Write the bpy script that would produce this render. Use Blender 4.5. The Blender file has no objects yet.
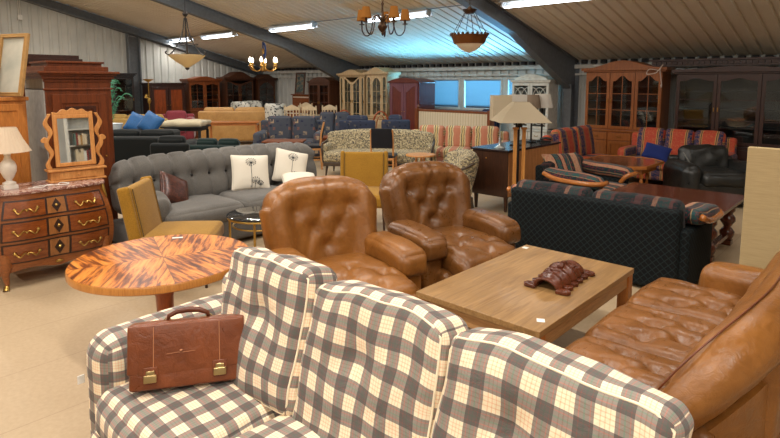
import bpy, bmesh, math, random
from math import sin, cos, pi, radians as R, sqrt, exp
from mathutils import Vector, Matrix, noise
random.seed(7)
S = bpy.context.scene
COL = S.collection
# ---------------------------------------------------------------- camera, sky, lamps, exposure
YAW = math.atan(515/555.); PITCH = math.atan(64/555.)
cam = bpy.data.cameras.new('camera'); camo = bpy.data.objects.new('camera', cam); COL.objects.link(camo)
camo.location = (0, 0, 1.7); camo.rotation_euler = (pi/2-PITCH, 0, YAW)
cam.sensor_width = 36; cam.lens = 36*555/780.; cam.shift_y = -73/780.; cam.clip_end = 100; cam.clip_start = .05
S.camera = camo
S.view_settings.view_transform = 'Standard'; S.view_settings.look = 'None'; S.view_settings.gamma = 1
S.view_settings.exposure = 0.12
W = bpy.data.worlds.new('world'); S.world = W; W.use_nodes = True
W.node_tree.nodes['Background'].inputs[0].default_value = (.55, .78, 1, 1)
W.node_tree.nodes['Background'].inputs[1].default_value = .5

def area(name, loc, size, power, color, rot=(0, 0, 0), spread=180):
    l = bpy.data.lights.new(name, 'AREA'); l.shape = 'RECTANGLE'; l.size, l.size_y = size
    l.energy = power; l.color = color; l.spread = R(spread)
    o = bpy.data.objects.new(name, l); o.location = loc; o.rotation_euler = rot; COL.objects.link(o); return o

EAVE_V, EAVE_Z, SL = 11.3, 2.15, .256
def ceil_z(v):
    return EAVE_Z + SL*(EAVE_V-v) if v > 1 else EAVE_Z + SL*(EAVE_V-1) - SL*(1-v)
# fluorescent fixtures: rows parallel to the eaves
LAMP_ROWS = []
for u in (-15.9, -13.6, -10.4, -7.2, -4.05, -.9, 2.2): LAMP_ROWS.append((u, 7.92, 24 if u < -6 else 7))
for u in (-13.6, -10.4, -7.2, -4.05, -.9): LAMP_ROWS.append((u, 4.2, {-13.6: 34, -10.4: 72, -7.2: 74, -4.05: 54, -.9: 34}[u]))
for u in (-10.4, -7.2, -4.05, -.9, 2.2): LAMP_ROWS.append((u, .6, 92))
for u in (-4.05, -.9, 2.2): LAMP_ROWS.append((u, -3.0, 80))
WHITE_L = (1.0, .945, .86)
for (u, v, pw) in LAMP_ROWS:
    area('fluorescent_light', (u, v, ceil_z(v)-.152), (1.55, .03), pw, WHITE_L)
# daylight behind the blinds of the eaves windows
for (u, w) in ((-8.68, 1.1), (-7.46, 1.0), (-6.35, .7)):
    area('window_daylight', (u, EAVE_V+1.0, .55), (w, 1.0), 230, (.18, .62, 1.0), (R(-125), 0, 0), 120)

# ---------------------------------------------------------------- materials
MATS = {}
class NT:
    def __init__(s, name):
        m = bpy.data.materials.new(name); m.use_nodes = True; s.m = m; s.t = m.node_tree; s.b = s.t.nodes['Principled BSDF']
        s.tc = s.t.nodes.new('ShaderNodeTexCoord')
    def n(s, typ, **kw):
        x = s.t.nodes.new(typ)
        for k, v in kw.items(): setattr(x, k, v)
        return x
    def l(s, a, b): s.t.links.new(a, b)
    def inp(s, sock, v):
        if hasattr(v, 'is_linked') or isinstance(v, bpy.types.NodeSocket): s.l(v, sock)
        else: sock.default_value = v
    def math(s, op, a, b=0):
        x = s.n('ShaderNodeMath', operation=op); s.inp(x.inputs[0], a); s.inp(x.inputs[1], b); return x.outputs[0]
    def mapping(s, src='Object', scale=(1, 1, 1), rot=(0, 0, 0), loc=(0, 0, 0)):
        x = s.n('ShaderNodeMapping'); s.l(s.tc.outputs[src], x.inputs[0])
        x.inputs['Scale'].default_value = scale; x.inputs['Rotation'].default_value = rot; x.inputs['Location'].default_value = loc
        return x.outputs[0]
    def noise(s, vec, scale, detail=3, rough=.5, dist=0):
        x = s.n('ShaderNodeTexNoise'); s.l(vec, x.inputs['Vector']); x.inputs['Scale'].default_value = scale
        x.inputs['Detail'].default_value = detail; x.inputs['Roughness'].default_value = rough; x.inputs['Distortion'].default_value = dist
        return x.outputs['Fac']
    def ramp(s, fac, stops, interp='LINEAR'):
        x = s.n('ShaderNodeValToRGB'); x.color_ramp.interpolation = interp; e = x.color_ramp.elements
        while len(e) < len(stops): e.new(.5)
        for i, (p, c) in enumerate(stops): e[i].position = p; e[i].color = (*c, 1)
        s.inp(x.inputs[0], fac); return x.outputs[0]
    def mix(s, fac, a, b, mode='MIX'):
        x = s.n('ShaderNodeMix', data_type='RGBA', blend_type=mode)
        s.inp(x.inputs[0], fac)
        for i, v in ((6, a), (7, b)):
            if isinstance(v, tuple): x.inputs[i].default_value = (*v, 1)
            else: s.l(v, x.inputs[i])
        return x.outputs[2]
    def sep(s, vec):
        x = s.n('ShaderNodeSeparateXYZ'); s.l(vec, x.inputs[0]); return x.outputs
    def bump(s, h, strength=.2, dist=.01):
        x = s.n('ShaderNodeBump'); x.inputs['Strength'].default_value = strength; x.inputs['Distance'].default_value = dist
        s.l(h, x.inputs['Height']); s.l(x.outputs[0], s.b.inputs['Normal'])
    def done(s, col=None, rough=.5, metal=0, spec=None, coat=0, sheen=0):
        if col is not None:
            if isinstance(col, tuple): s.b.inputs['Base Color'].default_value = (*col, 1)
            else: s.l(col, s.b.inputs['Base Color'])
        s.inp(s.b.inputs['Roughness'], rough); s.b.inputs['Metallic'].default_value = metal
        if spec is not None: s.b.inputs['Specular IOR Level'].default_value = spec
        if coat: s.b.inputs['Coat Weight'].default_value = coat; s.b.inputs['Coat Roughness'].default_value = .12
        if sheen: s.b.inputs['Sheen Weight'].default_value = sheen; s.b.inputs['Sheen Roughness'].default_value = .4
        return s.m
def srgb(*c):
    return tuple((x/255/12.92 if x/255 <= .04045 else ((x/255+.055)/1.055)**2.4) for x in c)
def cached(f):
    def g(*a, **k):
        key = repr((f.__name__, a, sorted(k.items())))
        if key not in MATS: MATS[key] = f(*a, **k)
        return MATS[key]
    return g
@cached
def plain(name, rgb, rough=.5, metal=0, spec=.5, sheen=0, var=.12, coat=0):
    t = NT(name); c = srgb(*rgb); v = t.mapping()
    f = t.noise(v, 14, 3)
    a = tuple(x*(1-var) for x in c); b = tuple(min(1, x*(1+var)) for x in c)
    return t.done(t.ramp(f, [(.3, a), (.7, b)]), rough, metal, spec, coat, sheen)
@cached
def wood(name, dark, light, rough=.4, axis=0, scale=1., coat=0, figure=1., src='Object'):
    t = NT(name); d, l = srgb(*dark), srgb(*light)
    sc = [14, 14, 14]; sc[axis] = 1.2
    v = t.mapping(src, tuple(x*scale for x in sc))
    f = t.noise(v, 2.2, 5, .6, .8*figure)
    v2 = t.mapping(src, tuple(x*scale*6 for x in sc)); f2 = t.noise(v2, 3, 2)
    c = t.ramp(f, [(.28, d), (.5, tuple((a+b)/2 for a, b in zip(d, l))), (.72, l)])
    c = t.mix(.25, c, t.ramp(f2, [(.35, tuple(x*.6 for x in d)), (.6, l)]))
    t.bump(f2, .08, .002)
    return t.done(c, rough, 0, .5, coat)
@cached
def fabric(name, rgb, rough=.9, sheen=.2, weave=300, var=.2):
    t = NT(name); c = srgb(*rgb); v = t.mapping()
    f = t.noise(v, weave, 2); g = t.noise(v, 5, 3)
    a = tuple(x*(1-var) for x in c); b = tuple(min(1, x*(1+var)) for x in c)
    cc = t.mix(.35, t.ramp(f, [(.35, a), (.65, b)]), t.ramp(g, [(.3, a), (.7, b)]))
    t.bump(f, .35, .003); return t.done(cc, rough, 0, .2, 0, sheen)
@cached
def leather(name, dark, light, rough=.38, spec=.5):
    t = NT(name); d, l = srgb(*dark), srgb(*light); v = t.mapping()
    f = t.noise(v, 3.5, 4, .6, .5); g = t.noise(v, 160, 2); h = t.noise(v, 22, 4, .6, 1.0)
    c = t.ramp(f, [(.3, d), (.7, l)])
    c = t.mix(.2, c, t.ramp(h, [(.35, tuple(x*.7 for x in d)), (.6, l)]))
    k = t.math('ADD', t.math('MULTIPLY', g, .25), h); t.bump(k, .42, .008)
    return t.done(c, t.ramp(h, [(.3, (rough-.06,)*3), (.7, (rough+.12,)*3)]), 0, spec)
@cached
def plaid(name):
    t = NT(name); s = t.sep(t.tc.outputs['UV']); P = .094
    cr = (1., .95, .83); og = (.95, .72, .55); gy = (.25, .235, .25); rd = (.42, .2, .2); gn = (.16, .26, .24)
    def band(x):
        f = t.math('FRACT', t.math('ADD', t.math('DIVIDE', x, P), 100.))
        return t.ramp(f, [(0, cr), (.12, og), (.15, cr), (.24, og), (.27, cr), (.36, og), (.39, cr), (.5, gy), (.6, rd), (.63, gy), (.73, gn), (.77, gy), (.88, rd), (.91, gy), (.985, cr)], 'CONSTANT')
    c = t.mix(1., band(s[0]), band(s[1]), 'MULTIPLY')
    c = t.mix(.12, c, (.75, .68, .6))
    c = t.mix(1., c, (.93, .90, .86), 'MULTIPLY')
    v = t.mapping('UV', (1, 1, 1)); w = t.noise(v, 500, 2)
    g = t.noise(t.mapping('Object'), 9, 3, .6, 1.2)
    t.bump(t.math('ADD', t.math('MULTIPLY', w, .1), g), .5, .012)
    return t.done(c, .9, 0, .15, 0, .15)
@cached
def stripes(name, stops, period, axis=0, src='UV', wob=0, rough=.85, patt=None, dim=1.):
    t = NT(name); v = t.mapping(src); s = t.sep(v)
    x = s[axis]
    if wob: x = t.math('ADD', x, t.math('MULTIPLY', t.noise(v, 9, 2), wob))
    f = t.math('FRACT', t.math('ADD', t.math('DIVIDE', x, period), 50.))
    c = t.ramp(f, [(p, tuple(k*dim for k in srgb(*q))) for p, q in stops], 'CONSTANT')
    if patt:
        n = t.noise(v, patt[0], 2, .5, 1.5); c = t.mix(t.ramp(n, [(.52, (0, 0, 0)), (.56, (patt[2],)*3)]), c, srgb(*patt[1]))
    return t.done(c, rough, 0, .2, 0, .1)
@cached
def blotch(name, base, spots, scale=20, thr=.55, rough=.85, cell=False):
    """fabric ground with woven motifs; spots: list of colours"""
    t = NT(name); v = t.mapping('UV'); c = srgb(*base)
    cur = None
    for i, sp in enumerate(spots):
        vv = t.mapping('UV', loc=(i*3.7, i*1.9, 0))
        if cell:
            x = t.n('ShaderNodeTexVoronoi', distance='CHEBYCHEV'); x.inputs['Scale'].default_value = scale*(1+.35*i); x.inputs['Randomness'].default_value = .6
            t.l(vv, x.inputs['Vector']); fac = t.ramp(x.outputs['Distance'], [(.2, (1, 1, 1)), (.24, (0, 0, 0))])
            fac = t.math('MULTIPLY', fac, t.ramp(t.noise(vv, scale*2.5, 2), [(.45, (.3,)*3), (.5, (1,)*3)]))
        else:
            fac = t.ramp(t.noise(vv, scale, 2, .5, .8), [(thr, (0, 0, 0)), (thr+.03, (1, 1, 1))])
        base_in = cur if cur is not None else c
        cur = t.mix(fac, base_in, srgb(*sp))
    t.bump(t.noise(v, 300, 2), .2, .002)
    return t.done(cur, rough, 0, .2, 0, .1)
@cached
def lattice(name):
    t = NT(name); s = t.sep(t.tc.outputs['UV']); P = .06
    a = t.math('FRACT', t.math('ADD', t.math('DIVIDE', t.math('ADD', s[0], s[1]), P), 50.))
    b = t.math('FRACT', t.math('ADD', t.math('DIVIDE', t.math('SUBTRACT', s[0], s[1]), P), 50.))
    f = t.math('MAXIMUM', t.math('LESS_THAN', a, .16), t.math('LESS_THAN', b, .16))
    return t.done(t.mix(f, srgb(15, 18, 20), srgb(32, 42, 44)), .85, 0, .2)
@cached
def glass(name='cabinet glass', tint=(.9, .95, .97), refl=.07):
    t = NT(name); tr = t.n('ShaderNodeBsdfTransparent'); tr.inputs[0].default_value = (*tint, 1)
    gl = t.n('ShaderNodeBsdfGlossy'); gl.inputs['Roughness'].default_value = .03
    mx = t.n('ShaderNodeMixShader'); mx.inputs[0].default_value = refl
    t.l(tr.outputs[0], mx.inputs[1]); t.l(gl.outputs[0], mx.inputs[2]); t.l(mx.outputs[0], t.t.nodes['Material Output'].inputs[0])
    return t.m
@cached
def shade_mat(name, rgb, trans=.5):
    t = NT(name); c = (*srgb(*rgb), 1)
    d = t.n('ShaderNodeBsdfDiffuse'); d.inputs[0].default_value = c
    tr = t.n('ShaderNodeBsdfTranslucent'); tr.inputs[0].default_value = c
    mx = t.n('ShaderNodeMixShader'); mx.inputs[0].default_value = trans
    t.l(d.outputs[0], mx.inputs[1]); t.l(tr.outputs[0], mx.inputs[2]); t.l(mx.outputs[0], t.t.nodes['Material Output'].inputs[0])
    return t.m
@cached
def emis(name, col, st):
    t = NT(name); t.b.inputs['Base Color'].default_value = (*col, 1); t.b.inputs['Emission Color'].default_value = (*col, 1); t.b.inputs['Emission Strength'].default_value = st
    return t.m
@cached
def marble(name):
    t = NT(name); v = t.mapping(); f = t.noise(v, 9, 6, .7, 2.5)
    return t.done(t.ramp(f, [(.3, srgb(70, 40, 38)), (.48, srgb(140, 95, 85)), (.56, srgb(205, 180, 165)), (.64, srgb(120, 72, 64)), (.8, srgb(90, 55, 50))]), .2, 0, .5)
@cached
def flame(name):
    """birch veneer laid in four quarters with flame figure"""
    t = NT(name); s = t.sep(t.tc.outputs['Object'])
    ax = t.math('ABSOLUTE', s[0]); ay = t.math('ABSOLUTE', s[1])
    cb = t.n('ShaderNodeCombineXYZ'); t.l(t.math('MULTIPLY', t.math('ADD', ax, t.math('MULTIPLY', ay, .35)), 3.4), cb.inputs[0]); t.l(t.math('MULTIPLY', t.math('SUBTRACT', ay, t.math('MULTIPLY', ax, .35)), 26.), cb.inputs[1])
    q = t.math('LESS_THAN', t.math('MULTIPLY', s[0], s[1]), 0.)
    t.l(t.math('MULTIPLY', q, 9.), cb.inputs[2])
    f = t.noise(cb.outputs[0], 1.0, 7, .62, .35)
    f = t.math('ADD', f, t.math('MULTIPLY', q, .025))
    c = t.ramp(f, [(.36, srgb(70, 28, 8)), (.46, srgb(120, 58, 16)), (.53, srgb(190, 112, 38)), (.66, srgb(214, 142, 62))])
    line = t.math('LESS_THAN', t.math('MINIMUM', ax, ay), .0025)
    c = t.mix(t.math('MULTIPLY', line, .6), c, srgb(80, 36, 14))
    return t.done(c, .34, 0, .22)
@cached
def planks(name, dark, light, n=9., axis=1):
    t = NT(name); v = t.mapping(); s = t.sep(v)
    k = t.math('FLOOR', t.math('MULTIPLY', s[axis], n)); cb = t.n('ShaderNodeCombineXYZ'); t.l(k, cb.inputs[0])
    r = t.n('ShaderNodeTexWhiteNoise', noise_dimensions='1D'); t.l(k, r.inputs['W'])
    sc = [14, 14, 14]; sc[1-axis] = 1.1
    f = t.noise(t.mapping('Object', tuple(sc)), 2.4, 6, .62, .9)
    d, l = srgb(*dark), srgb(*light)
    c = t.ramp(f, [(.3, d), (.7, l)])
    c = t.mix(t.math('MULTIPLY', r.outputs[0], .22), c, tuple(x*.62 for x in d))
    return t.done(c, .38, 0, .5, .1)

# ---------------------------------------------------------------- mesh tools
class MB:
    def __init__(s): s.bm = bmesh.new(); s.uv = s.bm.loops.layers.uv.new('UVMap')
    def box(s, x0, x1, y0, y1, z0, z1, m=None, taper=None):
        P = [(x, y, z) for z in (z0, z1) for y in (y0, y1) for x in (x0, x1)]
        if taper:
            cx, cy = (x0+x1)/2, (y0+y1)/2
            P = [(cx+(p[0]-cx)*(taper if p[2] == z0 else 1), cy+(p[1]-cy)*(taper if p[2] == z0 else 1), p[2]) for p in P]
        if m: P = [m @ Vector(p) for p in P]
        V = [s.bm.verts.new(p) for p in P]
        ext = ((x0, x1), (y0, y1), (z0, z1))
        raw = [(x, y, z) for z in (z0, z1) for y in (y0, y1) for x in (x0, x1)]
        for f, (a, b) in (((0, 2, 3, 1), (0, 1)), ((4, 5, 7, 6), (0, 1)), ((0, 1, 5, 4), (0, 2)), ((2, 6, 7, 3), (0, 2)), ((0, 4, 6, 2), (1, 2)), ((1, 3, 7, 5), (1, 2))):
            F = s.bm.faces.new([V[i] for i in f])
            for lp, i in zip(F.loops, f): lp[s.uv].uv = (raw[i][a], raw[i][b])
        return s
    def tube(s, pts, r, n=8, cap=True, closed=False):
        pts = [Vector(p) for p in pts]; N = len(pts); rings = []
        rs = r if isinstance(r, (list, tuple)) else [r]*N
        up = None
        for i, p in enumerate(pts):
            if closed: t = (pts[(i+1) % N]-pts[i-1])
            else: t = (pts[min(i+1, N-1)]-pts[max(i-1, 0)])
            if t.length < 1e-9: t = Vector((0, 0, 1))
            t.normalize()
            if up is None: up = Vector((0, 0, 1)) if abs(t.z) < .9 else Vector((1, 0, 0))
            a = t.cross(up)
            if a.length < 1e-4: a = t.cross(Vector((.3, 1, .2)))
            a.normalize(); b = a.cross(t).normalized(); up = b
            rings.append([s.bm.verts.new(p+(a*cos(2*pi*k/n)+b*sin(2*pi*k/n))*rs[i]) for k in range(n)])
        for i in range(N if closed else N-1):
            A, B = rings[i], rings[(i+1) % N]
            for k in range(n):
                s.bm.faces.new([A[k], A[(k+1) % n], B[(k+1) % n], B[k]])
        if cap and not closed:
            s.bm.faces.new(rings[0][::-1]); s.bm.faces.new(rings[-1])
        return s
    def lathe(s, prof, c=(0, 0, 0), n=20, cap=True, sx=1, sy=1):
        rings = []
        for (r, z) in prof:
            rings.append([s.bm.verts.new((c[0]+sx*r*cos(2*pi*k/n), c[1]+sy*r*sin(2*pi*k/n), c[2]+z)) for k in range(n)])
        for A, B in zip(rings, rings[1:]):
            for k in range(n):
                F = s.bm.faces.new([A[k], A[(k+1) % n], B[(k+1) % n], B[k]])
                for lp, (q, w) in zip(F.loops, ((k, 0), (k+1, 0), (k+1, 1), (k, 1))): lp[s.uv].uv = (q/n, w)
        if cap:
            s.bm.faces.new(rings[0][::-1]); s.bm.faces.new(rings[-1])
        return s
    def prism(s, outline, a0, a1, axis='y', m=None):
        """outline of 2-D points extruded; axis y: (x,z), x: (y,z), z: (x,y)"""
        def P(p, a):
            v = {'y': (p[0], a, p[1]), 'x': (a, p[0], p[1]), 'z': (p[0], p[1], a)}[axis]
            return m @ Vector(v) if m else v
        A = [s.bm.verts.new(P(p, a0)) for p in outline]; B = [s.bm.verts.new(P(p, a1)) for p in outline]
        n = len(outline); fs = [s.bm.faces.new(A), s.bm.faces.new(B[::-1])]
        for f in fs:
            for lp in f.loops:
                i = (A.index(lp.vert) if lp.vert in A else B.index(lp.vert)); lp[s.uv].uv = outline[i]
        for i in range(n):
            f = s.bm.faces.new([A[i], A[(i+1) % n], B[(i+1) % n], B[i]])
            for lp, w in zip(f.loops, (a0, a0, a1, a1)): lp[s.uv].uv = (lp.vert.co.x+lp.vert.co.z, w)
        return s
    def frame(s, outer, inner, a0, a1, axis='y'):
        def P(p, a): return {'y': (p[0], a, p[1]), 'x': (a, p[0], p[1]), 'z': (p[0], p[1], a)}[axis]
        n = len(outer); L = [[s.bm.verts.new(P(p, a)) for p in o] for o in (outer, inner) for a in (a0, a1)]
        o0, o1, i0, i1 = L
        for k in range(n):
            j = (k+1) % n
            for q in ([o0[k], o0[j], i0[j], i0[k]], [o1[k], i1[k], i1[j], o1[j]], [o0[k], o1[k], o1[j], o0[j]], [i0[k], i0[j], i1[j], i1[k]]):
                s.bm.faces.new(q)
        return s
    def soft(s, w, d, h, c=(0, 0, 0), r=.04, puff=(0, 0, 0), seg=8, fn=None, m=None, wr=0, wf=6., seed=0, uo=(0, 0)):
        """rounded upholstery box; puff = extra bulge along x,y,z; fn deforms unit+metric coords"""
        H = (w/2, d/2, h/2); r = min(r, *[k*.98 for k in H])
        def samples(a):
            q = [0, .12, .3, .55, .8, 1]
            lo = [-a + r*t for t in q]; mid = [-(a-r)+2*(a-r)*k/seg for k in range(1, seg)]; return lo+mid+[-t for t in lo[::-1]]
        SX, SY, SZ = samples(H[0]), samples(H[1]), samples(H[2])
        off = Vector((seed*3.1, seed*1.7, seed*.9))
        def mp(p):
            inner = [max(-(H[i]-r), min(H[i]-r, p[i])) for i in range(3)]
            dv = Vector([p[i]-inner[i] for i in range(3)])
            if dv.length > 1e-9: dv.normalize()
            q = Vector(inner)+dv*r
            u = [p[i]/H[i] for i in range(3)]
            e = [max(0, 1-u[i]*u[i])**.6 for i in range(3)]
            q.x += puff[0]*u[0]*e[1]*e[2]; q.y += puff[1]*u[1]*e[0]*e[2]; q.z += puff[2]*u[2]*e[0]*e[1]
            if fn: q = Vector(fn(q, u))
            if wr: q += noise.noise_vector(q*wf+off)*wr
            q += Vector(c)
            return m @ q if m else q
        s.mp = mp
        for ax in range(3):
            A, B = [(1, 2), (0, 2), (0, 1)][ax]; SA, SB = (SX, SY, SZ)[A], (SX, SY, SZ)[B]
            for sg in (-1, 1):
                g = []
                for b in SB:
                    row = []
                    for a in SA:
                        p = [0, 0, 0]; p[ax] = sg*H[ax]; p[A] = a; p[B] = b
                        row.append(s.bm.verts.new(mp(p)))
                    g.append(row)
                flip = (sg > 0) == (ax != 1)
                oth = sg*H[ax]
                for j in range(len(SB)-1):
                    for i in range(len(SA)-1):
                        q = [(i, j), (i+1, j), (i+1, j+1), (i, j+1)]
                        if not flip: q = q[::-1]
                        F = s.bm.faces.new([g[b][a] for a, b in q]); F.smooth = True
                        for lp, (a, b) in zip(F.loops, q):
                            ua, ub = SA[a], SB[b]
                            if ax == 2: uv = (ua+c[0], ub+c[1])
                            elif ax == 1: uv = (ua+c[0], ub+c[2]+oth)
                            else: uv = (ub+c[2]+oth, ua+c[1])
                            lp[s.uv].uv = (uv[0]+uo[0], uv[1]+uo[1])
        return s
    def build(s, name, mat, parent=None, smooth=None, bevel=0, loc=None, rot=None, weld=True):
        if weld: bmesh.ops.remove_doubles(s.bm, verts=s.bm.verts, dist=1e-5)
        bmesh.ops.recalc_face_normals(s.bm, faces=s.bm.faces)
        me = bpy.data.meshes.new(name); s.bm.to_mesh(me); s.bm.free()
        o = bpy.data.objects.new(name, me); COL.objects.link(o)
        if mat: me.materials.append(mat)
        if smooth is not None:
            for p in me.polygons: p.use_smooth = True
            if smooth < 170:
                import numpy as np
                me.set_sharp_from_angle(angle=R(smooth))
        if bevel:
            b = o.modifiers.new('bevel', 'BEVEL'); b.width = bevel; b.segments = 2; b.limit_method = 'ANGLE'; b.angle_limit = R(35)
        if parent is not None: o.parent = parent
        if loc: o.location = loc
        if rot: o.rotation_euler = rot
        return o
def thing(name, label, cat, loc=(0, 0, 0), rz=0, group=None):
    o = bpy.data.objects.new(name, None); COL.objects.link(o); o.location = loc; o.rotation_euler = (0, 0, R(rz))
    o.empty_display_size = .1; o['label'] = label; o['category'] = cat
    if group: o['group'] = group
    return o
def tag(o, label, cat, group=None, kind=None):
    o['label'] = label; o['category'] = cat
    if group: o['group'] = group
    if kind: o['kind'] = kind
    return o
def struct(o): o['kind'] = 'structure'; return o
def kids(o): return [c for c in bpy.data.objects if c.parent == o]
def copy_tree(o, parent=None, **kw):
    c = o.copy(); COL.objects.link(c)
    if parent is not None: c.parent = parent
    for ch in kids(o): copy_tree(ch, c)
    return c
def dup(o, loc, rz, label, group=None):
    c = copy_tree(o); c.location = loc; c.rotation_euler = (0, 0, R(rz)); c['label'] = label
    if group: c['group'] = group
    return c
def TR(x=0, y=0, z=0, rx=0, ry=0, rz=0):
    return Matrix.Translation((x, y, z)) @ Matrix.Rotation(R(rz), 4, 'Z') @ Matrix.Rotation(R(ry), 4, 'Y') @ Matrix.Rotation(R(rx), 4, 'X')
def turned(r, h, z0=0, style=0):
    """a turned leg profile"""
    if style == 0: q = [(.6, 0), (.75, .03), (.5, .08), (.9, .16), (1, .25), (.55, .36), (.8, .42), (.8, .5), (.55, .56), (1.05, .7), (.9, .8), (.6, .86), (1.1, .9), (1.1, 1)]
    else: q = [(.6, 0), (.9, .05), (1.25, .2), (1.3, .28), (.9, .36), (.6, .42), (.9, .5), (1.35, .6), (1.3, .7), (.8, .8), (1., .86), (1.2, .9), (1.2, 1)]
    return [(a*r, z0+b*h) for a, b in q]
# ---------------------------------------------------------------- the hall
UG, UE, VN = -16.4, 6.0, -9.3
t = NT('pale floor sheets'); v = t.mapping(); s_ = t.sep(v)
sheet = t.math('FRACT', t.math('ADD', t.math('DIVIDE', s_[0], .62), 50.)); ln = t.math('LESS_THAN', sheet, .012)
sh2 = t.math('FRACT', t.math('ADD', t.math('DIVIDE', s_[1], 2.5), 50.)); ln = t.math('MAXIMUM', ln, t.math('LESS_THAN', sh2, .002))
fc = t.mix(.5, t.ramp(t.noise(v, 1.2, 3), [(.3, srgb(166, 144, 114)), (.7, srgb(184, 162, 132))]), t.ramp(t.noise(v, 40, 3), [(.3, srgb(168, 146, 116)), (.7, srgb(184, 162, 132))]))
fc = t.mix(t.math('MULTIPLY', ln, .4), fc, srgb(140, 115, 90))
M_floor = t.done(fc, .55, 0, .4)
t = NT('corrugated steel sheet'); v = t.mapping()
M_sheet = t.done(t.ramp(t.noise(v, 1.5, 4), [(.3, srgb(184, 186, 182)), (.7, srgb(208, 208, 202))]), .5, 0, .4)
t = NT('corrugated ceiling sheet'); v = t.mapping()
M_ceil = t.done(t.ramp(t.noise(v, .8, 4), [(.3, srgb(222, 210, 190)), (.7, srgb(234, 224, 206))]), .55, 0, .3)
M_steel = plain('blue grey painted steel', (102, 107, 112), .5)
M_white = plain('white paint', (206, 204, 196), .5)

struct(MB().box(UG, UE, VN, EAVE_V, -.1, 0).build('floor', M_floor))
def corr(n, pitch, groove, depth, f):
    """strip profile along a line: yields (position, depth)"""
    out = []; x = 0
    while x < n:
        out += [(x, 0), (x+pitch-groove, 0), (x+pitch-groove*.75, depth), (x+pitch-groove*.25, depth)]; x += pitch
    out.append((n, 0)); return [(min(a, n), b) for a, b in out]
b = MB(); pr = corr(UE-UG, .2, .05, .032, None)
for v0, v1 in ((EAVE_V, 1.0), (1.0, VN)):
    A = [b.bm.verts.new((UG+x, v0, ceil_z(v0)+d)) for x, d in pr]; B = [b.bm.verts.new((UG+x, v1, ceil_z(v1)+d)) for x, d in pr]
    A2 = [b.bm.verts.new((UG+x, v0, ceil_z(v0)+.12)) for x, d in pr]; B2 = [b.bm.verts.new((UG+x, v1, ceil_z(v1)+.12)) for x, d in pr]
    for i in range(len(pr)-1):
        b.bm.faces.new([A[i], A[i+1], B[i+1], B[i]]); b.bm.faces.new([A2[i], B2[i], B2[i+1], A2[i+1]])
struct(b.build('ceiling', M_ceil, weld=False))
def corr_wall(fixed, a0, a1, z0, z1f, axis, sgn, pitch=.22, groove=.09, depth=.03):
    b = MB(); pr = corr(a1-a0, pitch, groove, depth, None)
    def P(a, d, z): return (a, fixed+sgn*d, z) if axis == 'u' else (fixed+sgn*d, a, z)
    lo = [b.bm.verts.new(P(a0+x, d, z0)) for x, d in pr]; hi = [b.bm.verts.new(P(a0+x, d, z1f(a0+x))) for x, d in pr]
    lo2 = [b.bm.verts.new(P(a0+x, .1*1, z0)) for x, d in pr]; hi2 = [b.bm.verts.new(P(a0+x, .1, z1f(a0+x))) for x, d in pr]
    for i in range(len(pr)-1):
        b.bm.faces.new([lo[i], lo[i+1], hi[i+1], hi[i]]); b.bm.faces.new([lo2[i], hi2[i], hi2[i+1], lo2[i+1]])
    return b
struct(corr_wall(UG, VN, EAVE_V, 0, lambda v: ceil_z(v), 'v', -1).build('wall_left', M_sheet, weld=False))
# eaves wall with openings
b = MB(); WZ0, WZ1 = 1.02, 1.80
wins = [(-9.32, -8.10), (-8.02, -6.90), (-6.80, -6.05)]
def part_corr(a0, a1, z0, z1):
    m = corr_wall(EAVE_V, a0, a1, z0, lambda v: z1, 'u', 1)
    me = bpy.data.meshes.new('x'); m.bm.to_mesh(me); m.bm.free(); b.bm.from_mesh(me); bpy.data.meshes.remove(me)
part_corr(UG, -9.32, 0, 2.2); part_corr(-6.05, UE, 0, 2.2); part_corr(-9.32, -6.05, 0, WZ0); part_corr(-9.32, -6.05, WZ1, 2.2)
for a0, a1 in ((-8.10, -8.02), (-6.90, -6.80)): b.box(a0, a1, EAVE_V-.02, EAVE_V+.1, WZ0, WZ1)
struct(b.build('wall_back', M_sheet, weld=False))
struct(MB().box(UE, UE+.1, VN, EAVE_V, 0, 5).build('wall_right', M_sheet))
struct(MB().box(UG, UE, VN-.1, VN, 0, 2.4).build('wall_front', M_sheet))
# eaves plate, its dark closure teeth and the band under it
b = MB().box(UG, UE, EAVE_V-.10, EAVE_V+.0, 1.98, 2.06).box(UG, UE, EAVE_V-.06, EAVE_V, 1.84, 1.88)
struct(b.build('trim_1', M_white))
b = MB(); x = UG
while x < UE: b.box(x, x+.11, EAVE_V-.09, EAVE_V-.01, 2.08, 2.15); x += .2
struct(b.build('trim_2', plain('dark foam closure strip', (52, 50, 50), .9)))
blindM = shade_mat('blind slat', (126, 130, 134), .085)
for i, (a0, a1) in enumerate(wins):
    inner = [(a0+.05, WZ0+.05), (a1-.05, WZ0+.05), (a1-.05, WZ1-.04), (a0+.05, WZ1-.04)]; outer = [(a0, WZ0), (a1, WZ0), (a1, WZ1), (a0, WZ1)]
    wf = struct(MB().frame(outer, inner, EAVE_V-.03, EAVE_V+.06).build('window_%d' % (i+1), M_white))
    MB().box(a0+.05, a1-.05, EAVE_V+.05, EAVE_V+.055, WZ0+.05, WZ1-.04).build('pane', glass('window glass', (.96, .98, 1), .05), wf)
    b = MB(); z = WZ0+.07
    while z < WZ1-.06: b.box(a0+.06, a1-.06, -.020, .020, -.0006, .0006, TR(0, EAVE_V+.005, z, rx=-36)); z += .022
    b.box(a0+.06, a1-.06, EAVE_V-.02, EAVE_V+.03, WZ1-.07, WZ1-.04)
    bl = b.build('blind', blindM, wf); bl['label'] = 'lowered pale slatted blind'
    struct(MB().box(a0-.01, a1+.01, EAVE_V-.12, EAVE_V-.03, WZ0-.03, WZ0).build('trim_%d' % (i+3), wood('sill wood', (70, 38, 24), (110, 66, 42))))
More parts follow.
